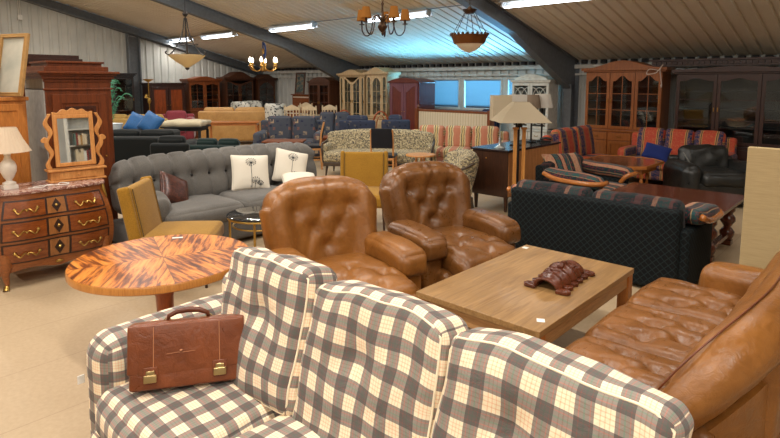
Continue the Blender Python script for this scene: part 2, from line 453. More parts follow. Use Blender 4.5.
# steel portal frames
def portal(u, label, ve=EAVE_V):
    t0 = .012
    b = MB(); v0, v1 = VN+.1, 1.0
    top = lambda v: ceil_z(v)-.01
    dep = lambda v: .26 + (0 if v < 8.7 else (v-8.7)/2.3*.42)
    vs = [1.0, 8.7, 10.92]
    web = [(v, top(v)) for v in vs]+[(EAVE_V-.02, top(EAVE_V-.02)), (EAVE_V-.02, 1.6)]+[(v, top(v)-dep(v)) for v in vs[::-1]]
    b.prism(web, u-.012, u+.012, 'x')
    def flange(pts, w=.16, th=.018):
        for (va, za), (vb, zb) in zip(pts, pts[1:]):
            L = sqrt((vb-va)**2+(zb-za)**2); a = math.degrees(math.atan2(zb-za, vb-va))
            b.box(-w/2, w/2, 0, L, -th/2, th/2, TR(u, va, za, rx=a))
    flange([(v, top(v)-dep(v)) for v in vs]); flange([(v, top(v)-.01) for v in (1.0, EAVE_V-.05)])
    b.box(u-.08, u+.08, -.009, .009, 0, 1.0, TR(0, 0, 0) @ TR()) if False else None
    # far slope
    b.prism([(1.0, top(1.0)), (VN+.1, top(VN+.1)), (VN+.1, top(VN+.1)-.3), (1.0, top(1.0)-.26)], u-.012, u+.012, 'x')
    flange([(VN+.1, top(VN+.1)-.28), (1.0, top(1.0)-.26)])
    # column, an I section
    z1 = 1.62
    b.box(u-.012, u+.012, 10.94, EAVE_V-.04, 0, z1); b.box(u-.09, u+.09, 10.92, 10.945, 0, z1+.03); b.box(u-.09, u+.09, EAVE_V-.05, EAVE_V-.03, 0, 2.1)
    o = b.build('steel_portal_frame', M_steel); tag(o, label, 'steel frame', 'steel roof frames'); return o
portal(-5.15, 'blue-grey steel roof frame with bracket and column beside the pine display cabinet')
portal(-11.7, 'dark blue-grey steel beam running down the ceiling behind the small brass chandelier')
b = MB(); b.prism([(VN+.1, ceil_z(VN)-.02), (1.0, ceil_z(1)-.02), (EAVE_V-.02, ceil_z(EAVE_V)-.02), (EAVE_V-.02, ceil_z(EAVE_V)-.32), (1.0, ceil_z(1)-.24), (VN+.1, ceil_z(VN)-.3)], UG+.02, UG+.05, 'x')
L = sqrt(1+SL*SL); b.box(UG+.02, UG+.2, 0, (EAVE_V-1.05)*L, -.012, .012, TR(0, 1.0, ceil_z(1)-.25, rx=-math.degrees(math.atan(SL))))
tag(b.build('gable_beam', M_steel), 'dark steel beam along the sloping top of the left wall', 'steel frame')
b = MB().box(UG+.02, UG+.18, 6.62, 6.65, 0, ceil_z(6.6)-.3).box(UG+.02, UG+.18, 6.93, 6.96, 0, ceil_z(6.9)-.3).box(UG+.02, UG+.04, 6.63, 6.95, 0, ceil_z(6.9)-.3)
tag(b.build('gable_column', M_steel), 'blue-grey steel column on the left wall beside the black corner cabinet', 'column')
# fluorescent fixtures
M_fix = plain('fixture enamel', (196, 200, 204), .4); M_tube = emis('lit tube', (.88, .95, 1.0), 9)
lamp_labels = {(-4.05, 7.92): 'long lit tube fixture at top edge right of the bowl lamp', (-7.2, 7.92): 'long lit fluorescent fixture on the ceiling just behind the five-shade chandelier',
 (-10.4, 7.92): 'lit fluorescent fixture right of the small brass chandelier, over the steel beam', (-13.6, 7.92): 'lit fluorescent fixture left of the small brass chandelier',
 (-15.9, 7.92): 'farthest lit fluorescent fixture, behind the chain of the cream bowl lamp'}
for (u, v, pw) in LAMP_ROWS:
    a = math.degrees(math.atan(SL)) * (-1 if v > 1 else 1); z = ceil_z(v)
    f = thing('ceiling_light', lamp_labels.get((u, v), 'lit fluorescent fixture on the ceiling nearer than the visible row'), 'ceiling light', (u, v, z-.01), 0, 'fluorescent ceiling lights')
    MB().prism([(-.05, -.01), (.05, -.01), (.13, -.085), (.125, -.09), (.045, -.03), (-.045, -.03), (-.125, -.09), (-.13, -.085)], -.82, .82, 'x', TR(rx=a)).box(-.82, -.79, -.05, .05, -.13, -.02, TR(rx=a)).box(.79, .82, -.05, .05, -.13, -.02, TR(rx=a)).build('housing', M_fix, f)
    MB().tube([(-.78, 0, -.118), (.78, 0, -.118)], .016, 10).build('tube', M_tube, f, smooth=60)
tag(MB().tube([(UG+.1, 7.92, 2.98), (-10, 7.92, 3.0), (UE-.1, 7.92, 3.0)], .008, 6).build('cable', plain('grey cable', (120, 112, 104), .6)), 'thin cable linking the row of fluorescent fixtures', 'cable')

# ---------------------------------------------------------------- cabinets
def arch_pts(x0, x1, z0, z1, rise, n=10, kind='round'):
    """closed outline: bottom-left, bottom-right, then the top from right to left"""
    pts = [(x0, z0), (x1, z0)]
    for i in range(n+1):
        t_ = i/n; x = x1+(x0-x1)*t_
        if kind == 'round': z = z1-rise+rise*sin(pi*t_)**.8 if rise else z1
        elif kind == 'swan': z = z1-rise+rise*(.5-.5*cos(2*pi*min(1, max(0, (t_-.08)/.84))))
        elif kind == 'left': z = z1-rise+rise*(.5+.5*cos(pi*t_))  # falls to the left
        elif kind == 'right': z = z1-rise+rise*(.5-.5*cos(pi*t_))
        pts.append((x, z))
    return pts
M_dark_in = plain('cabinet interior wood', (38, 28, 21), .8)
M_gl = glass()
def glazed_door(parent, x0, x1, z0, z1, y, mat, rise=0, kind='round', rows=3, cols=2, fw=.05, gothic=False, knob_side=1, curved=False, inmat=None):
    outer = arch_pts(x0, x1, z0, z1, 0 if kind in('round', 'swan') else rise, 10, kind); inner = arch_pts(x0+fw, x1-fw, z0+fw, z1-fw, rise, 10, kind)
    b = MB().frame(outer, inner, y-.022, y)
    if rise and kind in ('left', 'right'): pass
    xs0, xs1 = x0+fw, x1-fw
    def ztop(x):
        t_ = (xs1-x)/(xs1-xs0)
        if not rise: return z1-fw
        return z1-fw-rise+{'round': rise*sin(pi*t_)**.8 if 0 < t_ < 1 else 0, 'swan': rise*(.5-.5*cos(2*pi*t_)), 'left': rise*(.5+.5*cos(pi*t_)), 'right': rise*(.5-.5*cos(pi*t_))}[kind]
    g = .011
    if gothic:
        zb, zt = z0+fw, z1-fw
        n = cols; w = (xs1-xs0)/n
        for i in range(n+1):
            for sgn in (1, -1):
                xb = xs0+i*w
                pts = []
                for k in range(9):
                    a = k/8*pi/2; pts.append((xb+sgn*w*(1-cos(a)), y-.011, zt-.30+.26*sin(a)))
                if all(xs0-.01 <= p[0] <= xs1+.01 for p in pts): b.tube(pts, g*.8, 4)
                pts = [(p[0], p[1], zb+zt-p[2]-.0) for p in pts]
                if all(xs0-.01 <= p[0] <= xs1+.01 for p in pts): b.tube(pts, g*.8, 4)
            if 0 < i < n: b.box(xs0+i*w-g/2, xs0+i*w+g/2, y-.018, y-.004, zb+.1, zt-.1)
        b.box(xs0, xs1, y-.018, y-.004, (zb+zt)/2-g/2, (zb+zt)/2+g/2)
    else:
        for i in range(1, cols):
            x = xs0+(xs1-xs0)*i/cols; b.box(x-g/2, x+g/2, y-.018, y-.004, z0+fw, ztop(x))
        for j in range(1, rows):
            z = z0+fw+(z1-fw-z0-fw-rise*.3)*j/rows
            if curved:
                pts = [(xs0+(xs1-xs0)*k/8, y-.011, z-.03+.06*sin(pi*k/8)) for k in range(9)]; b.tube(pts, g*.7, 4)
            else: b.box(xs0, xs1, y-.018, y-.004, z-g/2, z+g/2)
    d = b.build('door', mat, parent)
    MB().prism(inner, y-.012, y-.009).build('pane', M_gl, d)
    kx = (x1-fw/2) if knob_side > 0 else (x0+fw/2)
    MB().box(kx-.006, kx+.006, y-.04, y-.02, (z0+z1)/2-.035, (z0+z1)/2+.035).build('handle', brass(), d, bevel=.003)
    return d
def brass(): return plain('aged brass', (170, 128, 62), .35, .9)
def panel_door(parent, x0, x1, z0, z1, y, mat, pm=None, rise=0, fw=.06, knob_side=1, kind='round', name='door'):
    d = MB().frame(arch_pts(x0, x1, z0, z1, 0, 10), arch_pts(x0+fw, x1-fw, z0+fw, z1-fw, rise, 10, kind), y-.022, y).build(name, mat, parent, bevel=.003)
    MB().prism(arch_pts(x0+fw, x1-fw, z0+fw, z1-fw, rise, 10, kind), y-.012, y-.003).build('panel', pm or mat, d)
    kx = (x1-fw/2) if knob_side > 0 else (x0+fw/2)
    MB().lathe([(.004, 0), (.006, .012), (.012, .018), (.008, .026), (.002, .028)], (0, 0, 0), 8).build('knob', brass(), d, loc=(kx, y-.022, (z0+z1)/2), rot=(pi/2, 0, 0), smooth=60)
    return d
def drawer(parent, x0, x1, z0, z1, y, mat, pulls=1):
    d = MB().box(x0, x1, y-.02, y, z0, z1).build('drawer', mat, parent, bevel=.004)
    for k in range(pulls):
        x = x0+(x1-x0)*(k+.5)/pulls
        MB().tube([(x-.035, y-.022, (z0+z1)/2+.01), (x-.03, y-.04, (z0+z1)/2-.01), (x+.03, y-.04, (z0+z1)/2-.01), (x+.035, y-.022, (z0+z1)/2+.01)], .005, 6).build('handle', brass(), d)
    return d
def cornice(b, w, d, z, steps=((.0, .03), (.03, .04), (.06, .03)), y0=None):
    zz = z
    for o_, h_ in steps: b.box(-w/2-o_, w/2+o_, -d/2-o_, d/2, zz, zz+h_); zz += h_
    return zz
def display_cabinet(name, label, cat, loc, rz, w, d, h, mat, base_h=.8, ndoor=2, rise=.1, kind='swan', rows=3, cols=2, crown='arch', crown_rise=.14, gothic=False, curved=False, side_glass=0, lower='panel', inmat=None, shelves=3, group=None, upper_d=None):
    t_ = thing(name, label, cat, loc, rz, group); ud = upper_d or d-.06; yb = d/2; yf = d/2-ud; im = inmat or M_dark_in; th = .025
    # base with plinth
    b = MB().box(-w/2+.02, w/2-.02, -d/2+.03, d/2, 0, .08).box(-w/2, w/2, -d/2+.02, d/2, .08, base_h-.03).box(-w/2-.02, w/2+.02, -d/2-.02, d/2, base_h-.03, base_h)
    b.build('base', mat, t_, bevel=.004)
    nd = ndoor
    zd = base_h-.05
    if lower == 'panel':
        for k in range(nd):
            x0 = -w/2+.03+(w-.06)*k/nd; x1 = -w/2+.03+(w-.06)*(k+1)/nd
            drawer(t_, x0+.01, x1-.01, zd-.14, zd, -d/2+.02, mat); panel_door(t_, x0+.01, x1-.01, .1, zd-.15, -d/2+.02, mat, knob_side=1 if k % 2 == 0 else -1)
    # upper carcass
    z0, z1 = base_h, h-crown_rise-.05
    sg = side_glass
    b = MB().box(-w/2, -w/2+th, yf, yb, z0, z1).box(w/2-th, w/2, yf, yb, z0, z1).box(-w/2, w/2, yf, yb, z1-th, z1).box(-w/2, w/2, yf, yb, z0, z0+th)
    if sg:
        for s1 in (-1, 1): b.box(s1*(w/2-sg)-th/2, s1*(w/2-sg)+th/2, yf-.01, yb, z0, z1)
    b.build('carcass', mat, t_, bevel=.003)
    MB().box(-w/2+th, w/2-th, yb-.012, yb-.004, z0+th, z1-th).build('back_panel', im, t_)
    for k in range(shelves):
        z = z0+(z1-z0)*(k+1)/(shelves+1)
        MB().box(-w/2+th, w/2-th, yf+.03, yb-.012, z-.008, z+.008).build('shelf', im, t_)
    ww = w-2*sg
    for k in range(nd):
        x0 = -ww/2+ww*k/nd; x1 = -ww/2+ww*(k+1)/nd
        kd = kind
        if kind == 'pair': kd = 'left' if k == nd-1 else 'right'
        if kind == 'pair' : kd = 'right' if k == 0 else 'left'
        glazed_door(t_, x0+.004, x1-.004, z0+.02, z1-.015, yf, mat, rise, kd, rows, cols, gothic=gothic, curved=curved, knob_side=1 if k % 2 == 0 else -1)
    if sg:
        for s1 in (-1, 1): glazed_door(t_, min(s1*w/2, s1*(w/2-sg))+.004, max(s1*w/2, s1*(w/2-sg))-.004, z0+.02, z1-.015, yf, mat, rise*.4, 'round', 3, 1, .03)
    # crown
    b = MB()
    if crown == 'arch': oc = arch_pts(-w/2-.05, w/2+.05, z1, h, crown_rise, 20, 'swan'); b.prism(oc, yf-.03, yb); b.prism([(x, z+.03 if i > 1 else z) for i, (x, z) in enumerate(arch_pts(-w/2-.08, w/2+.08, h-crown_rise-.02, h, crown_rise, 20, 'swan'))], yf-.07, yb-.02)
    elif crown == 'flat': cornice(b, w, 2*(yb-yf) if 0 else d, z1, y0=0)
    elif crown == 'step':
        b.box(-w/2-.03, w/2+.03, yf-.03, yb, z1, z1+.05).prism(arch_pts(-w/2+.05, w/2-.05, z1+.05, h, crown_rise*.8, 20, 'round'), yf-.01, yb-.02).box(-w/2-.05, w/2+.05, yf-.05, yb, z1+.035, z1+.055)
    b.build('crown', mat, t_, bevel=.004)
    return t_
def plain_cabinet(name, label, cat, loc, rz, w, d, h, mat, pm, ndoor=2, rise=.08, base=.25, kind='swan', crown='flat', group=None, fm=None):
    t_ = thing(name, label, cat, loc, rz, group)
    MB().box(-w/2, w/2, -d/2, d/2, .06, h-.1).box(-w/2+.02, w/2-.02, -d/2+.02, d/2, 0, .06).build('carcass', mat, t_, bevel=.004)
    for k in range(ndoor):
        x0 = -w/2+.03+(w-.06)*k/ndoor; x1 = -w/2+.03+(w-.06)*(k+1)/ndoor
        kd = kind if kind != 'pair' else ('right' if k == 0 else 'left')
        panel_door(t_, x0+.006, x1-.006, base+.02, h-.13, -d/2, fm or mat, pm, rise, .07, 1 if k % 2 == 0 else -1, kd)
    if base > .15: drawer(t_, -w/2+.04, w/2-.04, .09, base, -d/2, mat, 2)
    b = MB()
    if crown == 'flat': cornice(b, w, d, h-.1)
    else: b.prism(arch_pts(-w/2-.04, w/2+.04, h-.12, h, .1, 20, 'round'), -d/2-.04, d/2)
    b.build('crown', mat, t_, bevel=.005)
    return t_
pine = wood('honey pine', (112, 58, 18), (162, 92, 34), .38, 2, 1, .1)
mahog = wood('dark mahogany', (38, 20, 15), (66, 34, 24), .35, 2, 1, .15)
walnut = wood('mid walnut', (88, 42, 18), (140, 74, 34), .4, 2)
dkoak = wood('dark oak', (58, 32, 20), (96, 56, 34), .4, 2)
cream = wood('limed oak', (176, 146, 108), (208, 180, 138), .45, 2)
redm = wood('red mahogany', (78, 30, 24), (112, 46, 36), .3, 2, 1, .3)
redt = wood('violet-red trim', (96, 56, 66), (124, 78, 88), .3, 2, 1, .3)
figured = wood('figured mahogany', (74, 26, 10), (160, 76, 32), .3, 2, .5, .2, 2.5)
honey = wood('honey oak', (178, 112, 50), (218, 156, 84), .4, 2)
wbm = plain('ivory lacquer', (202, 200, 190), .45)
display_cabinet('display_cabinet', 'honey pine display cabinet with three arched glazed doors, right of the steel column', 'display cabinet', (-3.82, 10.55, 0), 0, 1.36, .5, 2.06, pine, .82, 3, .1, 'swan', 3, 2, 'arch', .13)
dc = display_cabinet('display_cabinet', 'very dark mahogany display cabinet with three glazed doors at the far right', 'display cabinet', (-1.98, 10.55, 0), 0, 1.85, .5, 1.93, mahog, .66, 3, .05, 'swan', 3, 1, 'arch', .05)
MC = MB(); MC.box(-1.45, 1.45, -.12, .12, 0, .09); x = -1.42
while x < 1.4: MC.box(x, x+.05, -.145, -.1, .03, .075); x += .085
MC.box(-1.5, 1.5, -.15, .12, .09, .12)
tag(MC.build('carved_cornice', mahog, loc=(-1.92, 10.6, 1.97), bevel=.004), 'long carved dark wood cornice lying on top of the dark mahogany display cabinet', 'cornice')
# plates glimpsed in the dark cabinet
for k, (x, z) in enumerate(((-2.1, 1.0), (-1.9, 1.0), (-1.5, 1.0), (-1.3, 1.0))): pass
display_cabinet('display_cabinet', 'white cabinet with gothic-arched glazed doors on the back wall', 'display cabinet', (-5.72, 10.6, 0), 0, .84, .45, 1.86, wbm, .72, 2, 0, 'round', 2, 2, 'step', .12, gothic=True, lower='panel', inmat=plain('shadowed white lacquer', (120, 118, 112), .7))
plain_cabinet('wardrobe', 'red mahogany wardrobe with two arched door panels left of the window', 'wardrobe', (-8.84, 10.32, 0), 0, .94, .6, 1.80, redm, redm, 2, .14, .3, 'pair', 'arch', fm=redt)
display_cabinet('display_cabinet', 'pale limed-oak display cabinet with one arched door and glazed sides, left of the red wardrobe', 'display cabinet', (-9.93, 10.4, 0), 0, .72, .5, 2.04, cream, .8, 1, .14, 'round', 3, 2, 'arch', .12, side_glass=.17)
display_cabinet('display_cabinet', 'wide pale limed-oak display cabinet with two glazed doors, partly behind the steel beam', 'display cabinet', (-10.95, 10.5, 0), 0, .96, .5, 2.0, cream, .5, 2, .14, 'pair', 4, 2, 'arch', .1, side_glass=.14)
display_cabinet('display_cabinet', 'dark display cabinet with glass doors mirroring blue light, right of the tall painting', 'display cabinet', (-12.33, 10.55, 0), 0, .92, .6, 1.84, dkoak, .55, 2, 0, 'round', 4, 2, 'step', .12)
# along the left wall
display_cabinet('display_cabinet', 'tall narrow dark cabinet with arched glass door and curved glazing bars in the far corner', 'display cabinet', (-15.85, 10.84, 0), 90, .66, .45, 1.92, dkoak, .62, 1, .16, 'round', 5, 2, 'arch', .12, curved=True)
display_cabinet('display_cabinet', 'large dark arch-topped display cabinet right of the warm walnut one', 'display cabinet', (-15.9, 9.84, 0), 90, 1.0, .5, 2.0, dkoak, .8, 2, .12, 'pair', 4, 2, 'arch', .18)
display_cabinet('display_cabinet', 'warm walnut display cabinet with two glazed doors on the left wall behind the yellow sofa', 'display cabinet', (-15.9, 8.62, 0), 90, 1.0, .5, 1.84, walnut, .85, 2, .04, 'swan', 3, 2, 'arch', .08)
plain_cabinet('wardrobe', 'low wardrobe with flame-figured mahogany doors on the left wall behind the brass floor lamp', 'wardrobe', (-15.9, 7.44, 0), 90, 1.04, .5, 1.68, mahog, figured, 2, 0, .5)
corn = plain('black stained wood', (34, 26, 26), .4)
display_cabinet('corner_cabinet', 'black narrow cabinet with one glass door on the left wall right of the fern', 'cabinet', (-15.9, 6.24, 0), 90, .52, .5, 1.95, corn, .6, 1, 0, 'round', 1, 1, 'flat', .06)
# ---------------------------------------------------------------- upholstery helpers
def lean(m0, rx): return m0 @ Matrix.Rotation(R(rx), 4, 'X')
def tufts(pts, depth=.03, s=.05, folds=(), fd=.012, fs=.016, ax=2, sgn=1, plane=(0, 1)):
    """button dimples (and fold lines between them) sunk along axis ax on side sgn"""
    def f(q, u):
        if u[ax]*sgn < .2: return q
        k = min(1, (u[ax]*sgn-.2)/.6)
        x, y = q[plane[0]], q[plane[1]]; dz = 0
        for (px, py) in pts:
            r2 = (x-px)**2+(y-py)**2
            dz = max(dz, depth*exp(-r2/(s*s)))
        dl = 0
        for (ax_, ay, bx, by) in folds:
            L2 = (bx-ax_)**2+(by-ay)**2; t_ = max(0, min(1, ((x-ax_)*(bx-ax_)+(y-ay)*(by-ay))/L2))
            r2 = (x-ax_-t_*(bx-ax_))**2+(y-ay-t_*(by-ay))**2
            if r2 < .01: dl = max(dl, fd*exp(-r2/(fs*fs)))
        q[ax] -= sgn*k*(dz+dl); return q
    return f
def diamond(xs, ys, dx, dy):
    """two interleaved button rows with diamond folds"""
    P = [(x, y) for y in ys for x in xs]; P2 = []
    F = []
    for p in P:
        for q in P:
            if p < q and abs(abs(p[0]-q[0])-dx) < .25*dx+.001 and abs(abs(p[1]-q[1])-dy) < .25*dy+.001: F.append((*p, *q))
    return P, F
def legs_block(t_, w, d, h, mat, s=.05, inset=.06, name='leg', taper=.7):
    for sx in (-1, 1):
        for sy in (-1, 1):
            x, y = sx*(w/2-inset), sy*(d/2-inset)
            MB().box(x-s/2, x+s/2, y-s/2, y+s/2, 0, h, taper=taper).build(name, mat, t_, bevel=.003)
def buttons(parent, pts, mat, r=.012, name='button', ax=2, m=None):
    b = MB()
    for p in pts:
        b.lathe([(.001, .004), (r*.7, .003), (r, 0), (r*.8, -.004)], p, 8)
    return b.build(name, mat, parent, smooth=60)

def edge_loop(mp, w, d, h, r, sgn=-1, n=14):
    a, b = w/2, h/2; k = .16*r; P = []
    for i in range(n): P.append((-a+k+r*.5+(2*a-r)*i/n, b-k*.6))
    for i in range(n): P.append((a-k*.6, b-r*.5-(2*b-r)*i/n))
    for i in range(n): P.append((a-r*.5-(2*a-r)*i/n, -b+k*.6))
    for i in range(n): P.append((-a+k*.6, -b+r*.5+(2*b-r)*i/n))
    return [mp((x, sgn*d/2, z)) for x, z in P]
# ---------------------------------------------------------------- plaid sofa
PL = plaid('grey and cream checked cotton')
ps = thing('checked_sofa', 'three-seat sofa in grey and cream checked cotton in the foreground, carrying the briefcase', 'sofa', (-1.30, 1.08, 0))
x0, cw = -.96, .64
BX = (-.80, -.24, .36, .985)
MB().soft(1.96, .82, .26, (0, .02, .21), .04, (0, .01, 0), 14, wr=.006).build('base', PL, ps)
MB().soft(2.34, .2, .62, (0, .40, .46), .07, (0, .02, 0), 18, wr=.01, wf=5).build('back_frame', PL, ps)
def armfn(q, u):
    if u[2] > 0: q.x *= 1+.16*u[2]
    return q
for sx in (-1, 1):
    MB().soft(.22, .74, .66, (sx*1.055, .04, .33), .085, (.012, .01, .012), 10, fn=armfn, wr=.008, wf=6, seed=sx, uo=(0, .02)).build('arm', PL, ps)
for k in range(3):
    cx = x0+cw*(k+.5)
    MB().soft(cw-.006, .62, .17, (cx, -.06, .405), .055, (.006, .02, .03), 14, wr=.010, wf=5, seed=k+3).build('seat_cushion', PL, ps)
lz = [(-.012, -2), (0.0, 0), (.012, 1.5)]
for k in range(3):
    cx = (BX[k]+BX[k+1])/2
    def cf(q, u, k=k):
        s_ = 1 if u[2] > 0 else 0
        q.z -= s_*.012*abs(u[0])**4; q.z += .008*sin(q.x*9+k)*max(0, u[2])
        if u[1] < 0: q.y += .03*exp(-((u[0]-.1+.3*k/2)**2+(u[2]-.25)**2)/.05)
        q.y -= .035*max(0, -u[2])
        return q
    w_ = BX[k+1]-BX[k]+.015
    m = TR(cx, .20+lz[k][0], .725-.010*k, rx=-11, rz=lz[k][1], ry=(-1.5, 0, 2)[k])
    cb_ = MB().soft(w_, .17, .54, (0, 0, 0), .045, (.006, .03, .006), 16, fn=cf, m=m, wr=.016, wf=6.5, seed=k+9, uo=(.03*k, .0))
    mp = cb_.mp; c_ = cb_.build('back_cushion', PL, ps)
    MB().tube(edge_loop(mp, w_, .17, .54, .045), .0042, 6, closed=True).build('piping', PL, c_, smooth=180)
for sx in (-1, 1):
    b = MB().lathe([(.018, 0), (.022, .06), (.022, .1)], (sx*1.08, -.34, 0), 12).build('leg', wood('sofa leg', (60, 40, 30), (90, 60, 40)), ps)
    b = MB().lathe([(.018, 0), (.022, .06), (.022, .1)], (sx*1.08, .38, 0), 12).build('leg', wood('sofa leg', (60, 40, 30), (90, 60, 40)), ps)
wt = MB().box(-.002, .002, -.014, .014, -.018, .018).build('care_label', plain('white tape', (232, 230, 224), .8), ps, loc=(-1.208, -.33, .43)); wt['label'] = 'small white fabric tag'

# ---------------------------------------------------------------- briefcase
LB = leather('russet leather', (92, 44, 20), (136, 72, 36), .32)
LBd = leather('russet leather edge', (70, 32, 16), (112, 56, 30), .36)
bc = thing('briefcase', 'russet leather briefcase with two brass clasps leaning on the checked sofa seat', 'briefcase', (-2.00, .985, .512), 57)
bm = TR(rx=-17) @ Matrix.Diagonal((1.05, 1, .84, 1))
MB().soft(.405, .10, .275, (0, .0, .142), .022, (.004, .012, 0), 10, m=bm, wr=.004, wf=9).build('body', LBd, bc)
MB().soft(.40, .028, .10, (0, -.062, .055), .012, (0, .004, 0), 10, m=bm, wr=.002).build('front_pocket', LB, bc)
def flap(q, u):
    if u[2] < -.5: q.z += .012*(abs(u[0])**4)
    return q
MB().soft(.412, .014, .222, (0, -.072, .178), .0065, (0, .006, 0), 12, fn=flap, m=bm, wr=.003, wf=7).soft(.412, .10, .016, (0, -.02, .286), .007, (0, 0, .006), 10, m=bm, wr=.003).build('flap', LB, bc)
st = plain('pale stitching', (176, 120, 84), .8)
for x in (-.115, .115): MB().tube([bm @ Vector((x, -.084, z)) for z in (.08, .13, .18, .23, .28)], .0016, 4).build('stitching', st, bc)
MB().tube([bm @ Vector(p) for p in ((-.07, -.0865, .158), (-.03, -.0875, .161), (0, -.088, .160), (.03, -.0875, .161))], .0009, 4).lathe([(.004, 0), (.006, .001), (.005, .002)], bm @ Vector((-.02, -.088, .168)), 8).build('embossed_crest', st, bc)
nick = plain('worn brass clasp', (184, 160, 112), .3, .9)
for x in (-.125, .115):
    MB().soft(.045, .012, .035, (x, -.090, .058), .005, m=bm, seg=3).soft(.030, .010, .022, (x, -.088, .082), .004, m=bm, seg=3).build('clasp', nick, bc)
    MB().soft(.05, .006, .05, (x, -.083, .082), .003, m=bm, seg=3).build('tab', LB, bc)
hp = [(-.075, -.02, .29), (-.07, -.02, .318), (-.04, -.02, .335), (0, -.02, .34), (.04, -.02, .335), (.07, -.02, .318), (.075, -.02, .29)]
MB().tube([bm @ Vector(p) for p in hp], [.006, .009, .011, .012, .011, .009, .006], 10).build('handle', LBd, bc, smooth=180)
for x in (-.075, .075): MB().tube([bm @ Vector((x+.012*cos(a), -.02, .298+.012*sin(a))) for a in [k*pi/5 for k in range(10)]], .0025, 6, closed=True).build('handle_ring', nick, bc)

# ---------------------------------------------------------------- round flame-birch table
rt = thing('round_table', 'round pedestal table with a flame-figured birch top quartered into four veneers', 'table', (-3.37, 1.52, 0), -18)
MB().lathe([(.001, .59), (.531, .59), (.531, .6005), (.001, .6005)], n=72).build('tabletop', flame('flame birch veneer'), rt, smooth=40)
MB().lathe([(.46, .545), (.525, .55), (.536, .557), (.536, .592), (.531, .5995), (.46, .5995)], n=72).build('rim', wood('honey birch rim', (170, 106, 44), (204, 140, 70), .3, 2, 1, .2), rt, smooth=40)
bir = wood('red birch', (140, 66, 26), (186, 98, 42), .3, 2, 1, .3)
MB().lathe([(.10, .06), (.065, .1), (.05, .2), (.055, .35), (.085, .45), (.10, .5), (.16, .555)], n=24).build('pedestal', bir, rt, smooth=60)
for k in range(4):
    a = k*90+45
    m = TR(rz=a)
    MB().prism([(.04, .16), (.04, .06), (.2, .03), (.34, 0), (.38, 0), (.38, .035), (.24, .085), (.12, .15)], -.025, .025, 'y', m).build('foot', bir, rt, bevel=.006)
sm = plain('white paper tag', (240, 238, 232), .7)
tag(MB().box(-.035, .035, -.012, .012, 0, .0015).build('price_tag', sm, loc=(-3.72, 1.79, .601), rot=(0, 0, R(60))), 'small white paper tag lying on the far side of the round table', 'price tag')

# ---------------------------------------------------------------- brown leather armchairs
LT = leather('tan leather', (118, 72, 26), (156, 102, 46), .34)
def leather_armchair(label, loc, rz, mat, sink=1.):
    t_ = thing('leather_armchair', label, 'armchair', loc, rz, 'tan leather armchairs')
    def sidefn(q, u): return q
    MB().soft(.74, .80, .30, (0, .02, .19), .05, (.0, .02, 0), 8, wr=.006).build('base', mat, t_)
    P, F = diamond((-.13, 0, .13), (-.22, -.02), .13, .2)
    pts = [(-.14, -.12), (.14, -.12), (0, .06), (0, -.28)]
    fo = [(-.14, -.12, 0, .06), (.14, -.12, 0, .06), (-.14, -.12, 0, -.28), (.14, -.12, 0, -.28), (-.14, -.12, -.3, -.3), (.14, -.12, .3, -.3), (-.14, -.12, -.3, .0), (.14, -.12, .3, .0)]
    def sf(q, u):
        q.z -= .06*max(0, -u[1])**3
        q.y -= 0
        return tufts(pts, .03, .045, fo, .012, .02)(q, u)
    MB().soft(.58, .78, .2, (0, -.15, .385), .075, (.01, .03, .03), 26, fn=sf, wr=.006, wf=8).build('seat_cushion', mat, t_)
    for sx in (-1, 1):
        def af(q, u):
            q.z -= .03*max(0, -u[1])**2; return q
        MB().soft(.17, .62, .42, (sx*.375, .04, .27), .04, (.006, .01, 0), 8, wr=.005, seed=sx).build('side_panel', mat, t_)
        MB().soft(.22, .54, .17, (sx*.375, -.04, .525), .055, (.01, .02, .015), 12, fn=af, wr=.007, wf=9, seed=sx+2).build('arm_pad', mat, t_)
    bx = [(-.2, .14), (0, .14), (.2, .14), (-.1, .0), (.1, .0), (0, -.13)]
    bf = [(-.2, .14, -.1, 0), (0, .14, -.1, 0), (0, .14, .1, 0), (.2, .14, .1, 0), (-.1, 0, 0, -.13), (.1, 0, 0, -.13), (-.2, .14, -.25, .4), (0, .14, -.04, .4), (.2, .14, .2, .4), (-.1, 0, -.2, -.2), (.1, 0, .2, -.2), (0, .14, .08, .4)]
    tf = tufts(bx, .038*sink, .05, bf, .014*sink, .02, 1, -1, (0, 2))
    def bk(q, u):
        q = tf(q, u)
        ex = abs(u[0])
        if u[2] > 0: q.z -= .13*ex**3.2*u[2]
        q.x *= 1+.06*u[2]-.05*max(0, -u[2])
        w_ = max(0, min(1, (ex-.52)/.25)); w_ = w_*w_*(3-2*w_)
        t_top = max(0, min(1, (u[2]-.45)/.35)); w_ = max(w_, .55*t_top)
        if u[1] < .3: q.y -= .055*w_*(1-.5*ex**4)
        q.y -= .05*ex**3
        return q
    MB().soft(.83, .22, .68, (0, 0, 0), .10, (.01, .03, .03), 34, fn=bk, m=TR(0, .37, .66, rx=-13), wr=.009, wf=6, seed=3).build('back_cushion', mat, t_)
    pp = []
    for k in range(25):
        a = pi*k/24; x = -.44*cos(a)*(1+.03*sin(a)); z = -.05+.36*sin(a)**.55 if 0 < k < 24 else -.2
        pp.append(TR(0, .37, .66, rx=-13) @ Vector((x, -.10-.09*abs(cos(a))**3+.03, z)))
    legs_block(t_, .8, .8, .06, plain('black plastic foot', (30, 28, 26), .5), .05, .08)
    return t_
leather_armchair('tan leather armchair with tufted back, left one of the pair by the oak table', (-2.67, 2.42, 0), 76, LT, .8)
leather_armchair('tan leather armchair with creased glossy back, right one of the pair, nearer the sideboard', (-2.59, 3.51, 0), 76, leather('dark tan leather', (90, 54, 22), (130, 84, 40), .3), 1.2)

